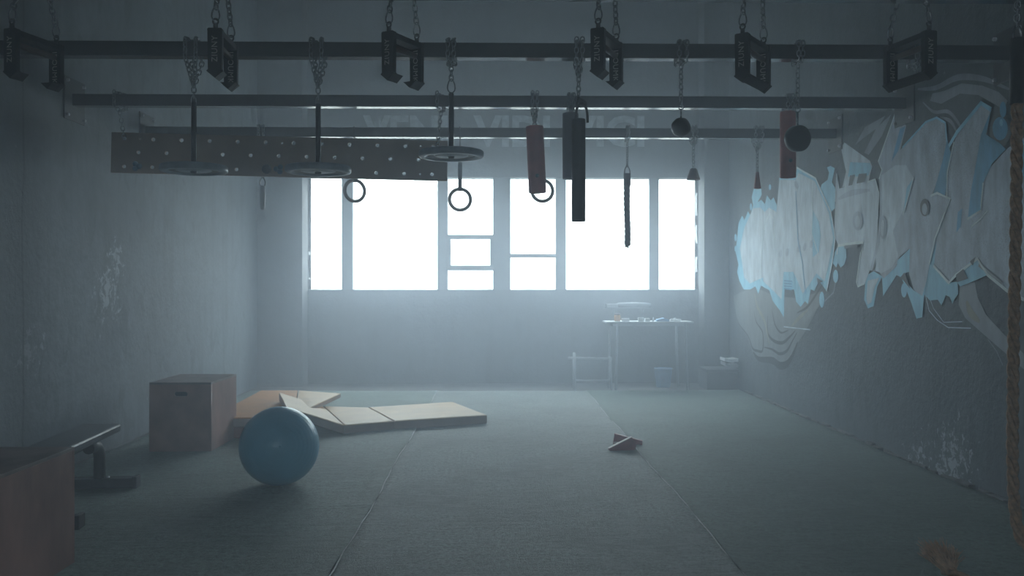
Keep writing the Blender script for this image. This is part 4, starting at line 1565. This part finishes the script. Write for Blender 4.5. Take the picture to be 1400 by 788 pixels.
# third letter
shape('letter_face', [(1227, 150), (1240, 172), (1232, 205), (1267, 167), (1282, 161), (1294, 168), (1296, 194), (1284, 242), (1275, 268), (1283, 264), (1301, 272), (1285, 318), (1272, 362), (1263, 408), (1250, 396), (1244, 375), (1244, 340), (1230, 352), (1226, 365), (1209, 381), (1203, 372), (1190, 370), (1200, 330), (1204, 290), (1203, 245), (1207, 232), (1202, 221)], 'p_grey', 3)
shape('letter_face', [(1206, 240), (1225, 226), (1240, 226), (1250, 244), (1240, 280), (1222, 316), (1229, 350), (1220, 366), (1206, 374), (1194, 368), (1204, 330), (1207, 290)], 'p_pale', 4)
shape('blue_accent', [(1239, 173), (1229, 207), (1220, 221), (1227, 194), (1232, 176)], 'p_blue', 5)
shape('blue_accent', [(1250.5, 243), (1242, 275), (1236, 294), (1241, 257)], 'p_ice', 5)
stroke('outline', [(1250.5, 243), (1242, 275), (1236, 294)], 0.016, 'p_line', 6)
stroke('outline', [(1227, 150), (1202, 221), (1207, 232), (1203, 245)], 0.018, 'p_line', 5)
stroke('outline', [(1235, 202), (1267, 167), (1282, 161), (1294, 168), (1296, 194)], 0.02, 'p_ice', 5)
stroke('outline', [(1274, 268), (1283, 264), (1301, 272), (1290, 300), (1280, 326), (1272, 362)], 0.02, 'p_line', 6)
shape('blue_accent', [(1296, 190), (1301, 209), (1296, 252), (1293, 268), (1283, 263), (1277, 265), (1290, 219)], 'p_blue', 4)
shape('blue_accent', [(1228, 356), (1245, 340), (1244, 372), (1237, 374), (1232, 379), (1226, 376)], 'p_ice', 4)
shape('paint_drip', [(1206, 376), (1228, 362), (1226, 377), (1208, 405)], 'p_ice', 2)
shape('paint_drip', [(1184, 377), (1195, 371), (1207, 378), (1200, 392), (1195, 419), (1187, 422), (1182, 410)], 'p_ice', 2)
shape('paint_drip', [(1187, 384), (1203, 380), (1197, 392), (1192, 414), (1187, 417), (1185, 408)], 'p_pale', 3)
shape('dark_gap', [(1199, 351), (1197, 369), (1194, 371)], 'p_dark', 6)
shape('dark_gap', [(1238, 373), (1246, 395), (1233, 379)], 'p_dark', 6)
blob('paint_drip', 1236.5, 397, 4, 10, 'p_ice', 2)
shape('blue_spike', [(1233, 378), (1247, 415), (1254, 436), (1262, 434), (1264, 408), (1274, 362), (1262, 405), (1250, 397)], 'p_ice', 4)
shape('blue_accent', [(1301, 272), (1282, 326), (1278, 364), (1297, 387), (1310, 385), (1311, 402), (1306, 409), (1303, 416), (1299, 406), (1294, 404), (1288, 418), (1283, 410), (1272, 411), (1264, 402), (1269, 367), (1280, 323)], 'p_ice', 3)
blob('pear_ring', 1266, 284, 6.5, 12, 'p_drapeline', 6)
blob('pear_ring', 1266, 286, 3.6, 8, 'p_grey', 7)
blob('pear_ring', 1174, 302, 7, 13, 'p_grey', 6)
blob('pear_ring', 1174, 303, 3.5, 8, 'p_pale', 7)
blob('pear_ring', 1208.5, 311, 5, 16, 'p_grey', 6)
blob('pear_ring', 1208.5, 312, 2.6, 11, 'p_pale', 7)

# fourth letter, running out past the rope
shape('letter_face', [(1296, 272), (1297, 235), (1306, 194), (1310, 181), (1343, 141), (1357, 150), (1349, 178), (1356, 228), (1380, 202), (1402, 188), (1440, 175), (1440, 420), (1402, 410), (1379, 398), (1352, 376), (1338, 354), (1308, 377), (1299, 387), (1278, 363), (1282, 326), (1302, 272)], 'p_grey', 4)
stroke('outline', [(1299, 200), (1310, 181), (1343, 141), (1357, 150)], 0.035, 'p_ice', 6)
stroke('outline', [(1306, 194), (1297, 235), (1296, 272)], 0.016, 'p_line', 6)
stroke('outline', [(1278, 363), (1299, 387), (1308, 377), (1338, 354), (1352, 376), (1379, 398), (1402, 410)], 0.024, 'p_line', 6)
shape('blue_accent', [(1357, 150), (1350, 184), (1370, 197), (1377, 204), (1358, 224), (1346, 250), (1343, 281), (1343, 288), (1325, 299), (1329, 262), (1337, 219), (1343, 184)], 'p_blue', 5)
stroke('outline', [(1346, 250), (1343, 281), (1343, 288), (1324, 300)], 0.018, 'p_line', 6)
stroke('outline', [(1352, 288), (1342, 300), (1330, 310)], 0.012, 'p_line', 6)
shape('blue_accent', [(1311, 290), (1317, 285), (1315, 310), (1309, 318)], 'p_blue', 5)
blob('drop_outline', 1369, 178, 14, 22, 'p_dark', 4)
blob('blue_drop', 1369, 176, 10.5, 16, 'p_blue', 5)
blob('blue_drop', 1373, 150, 4.5, 11, 'p_blue', 5)
blob('blue_drop', 1371, 168, 2.4, 5, 'p_ice', 6)
shape('blue_accent', [(1318, 368), (1328, 358), (1337, 354), (1352, 376), (1334, 384), (1314, 392), (1310, 386), (1325, 381)], 'p_ice', 5)
shape('dark_gap', [(1309, 376), (1319, 368), (1325, 381), (1310, 386)], 'p_dark', 7)
shape('dark_gap', [(1328, 358), (1336, 351), (1332, 363)], 'p_dark', 7)
stroke('outline', [(1340, 362), (1372, 388)], 0.03, 'p_smoke', 6)
shape('blue_accent', [(1396, 190), (1410, 200), (1420, 230), (1405, 260), (1398, 230)], 'p_blue', 5)
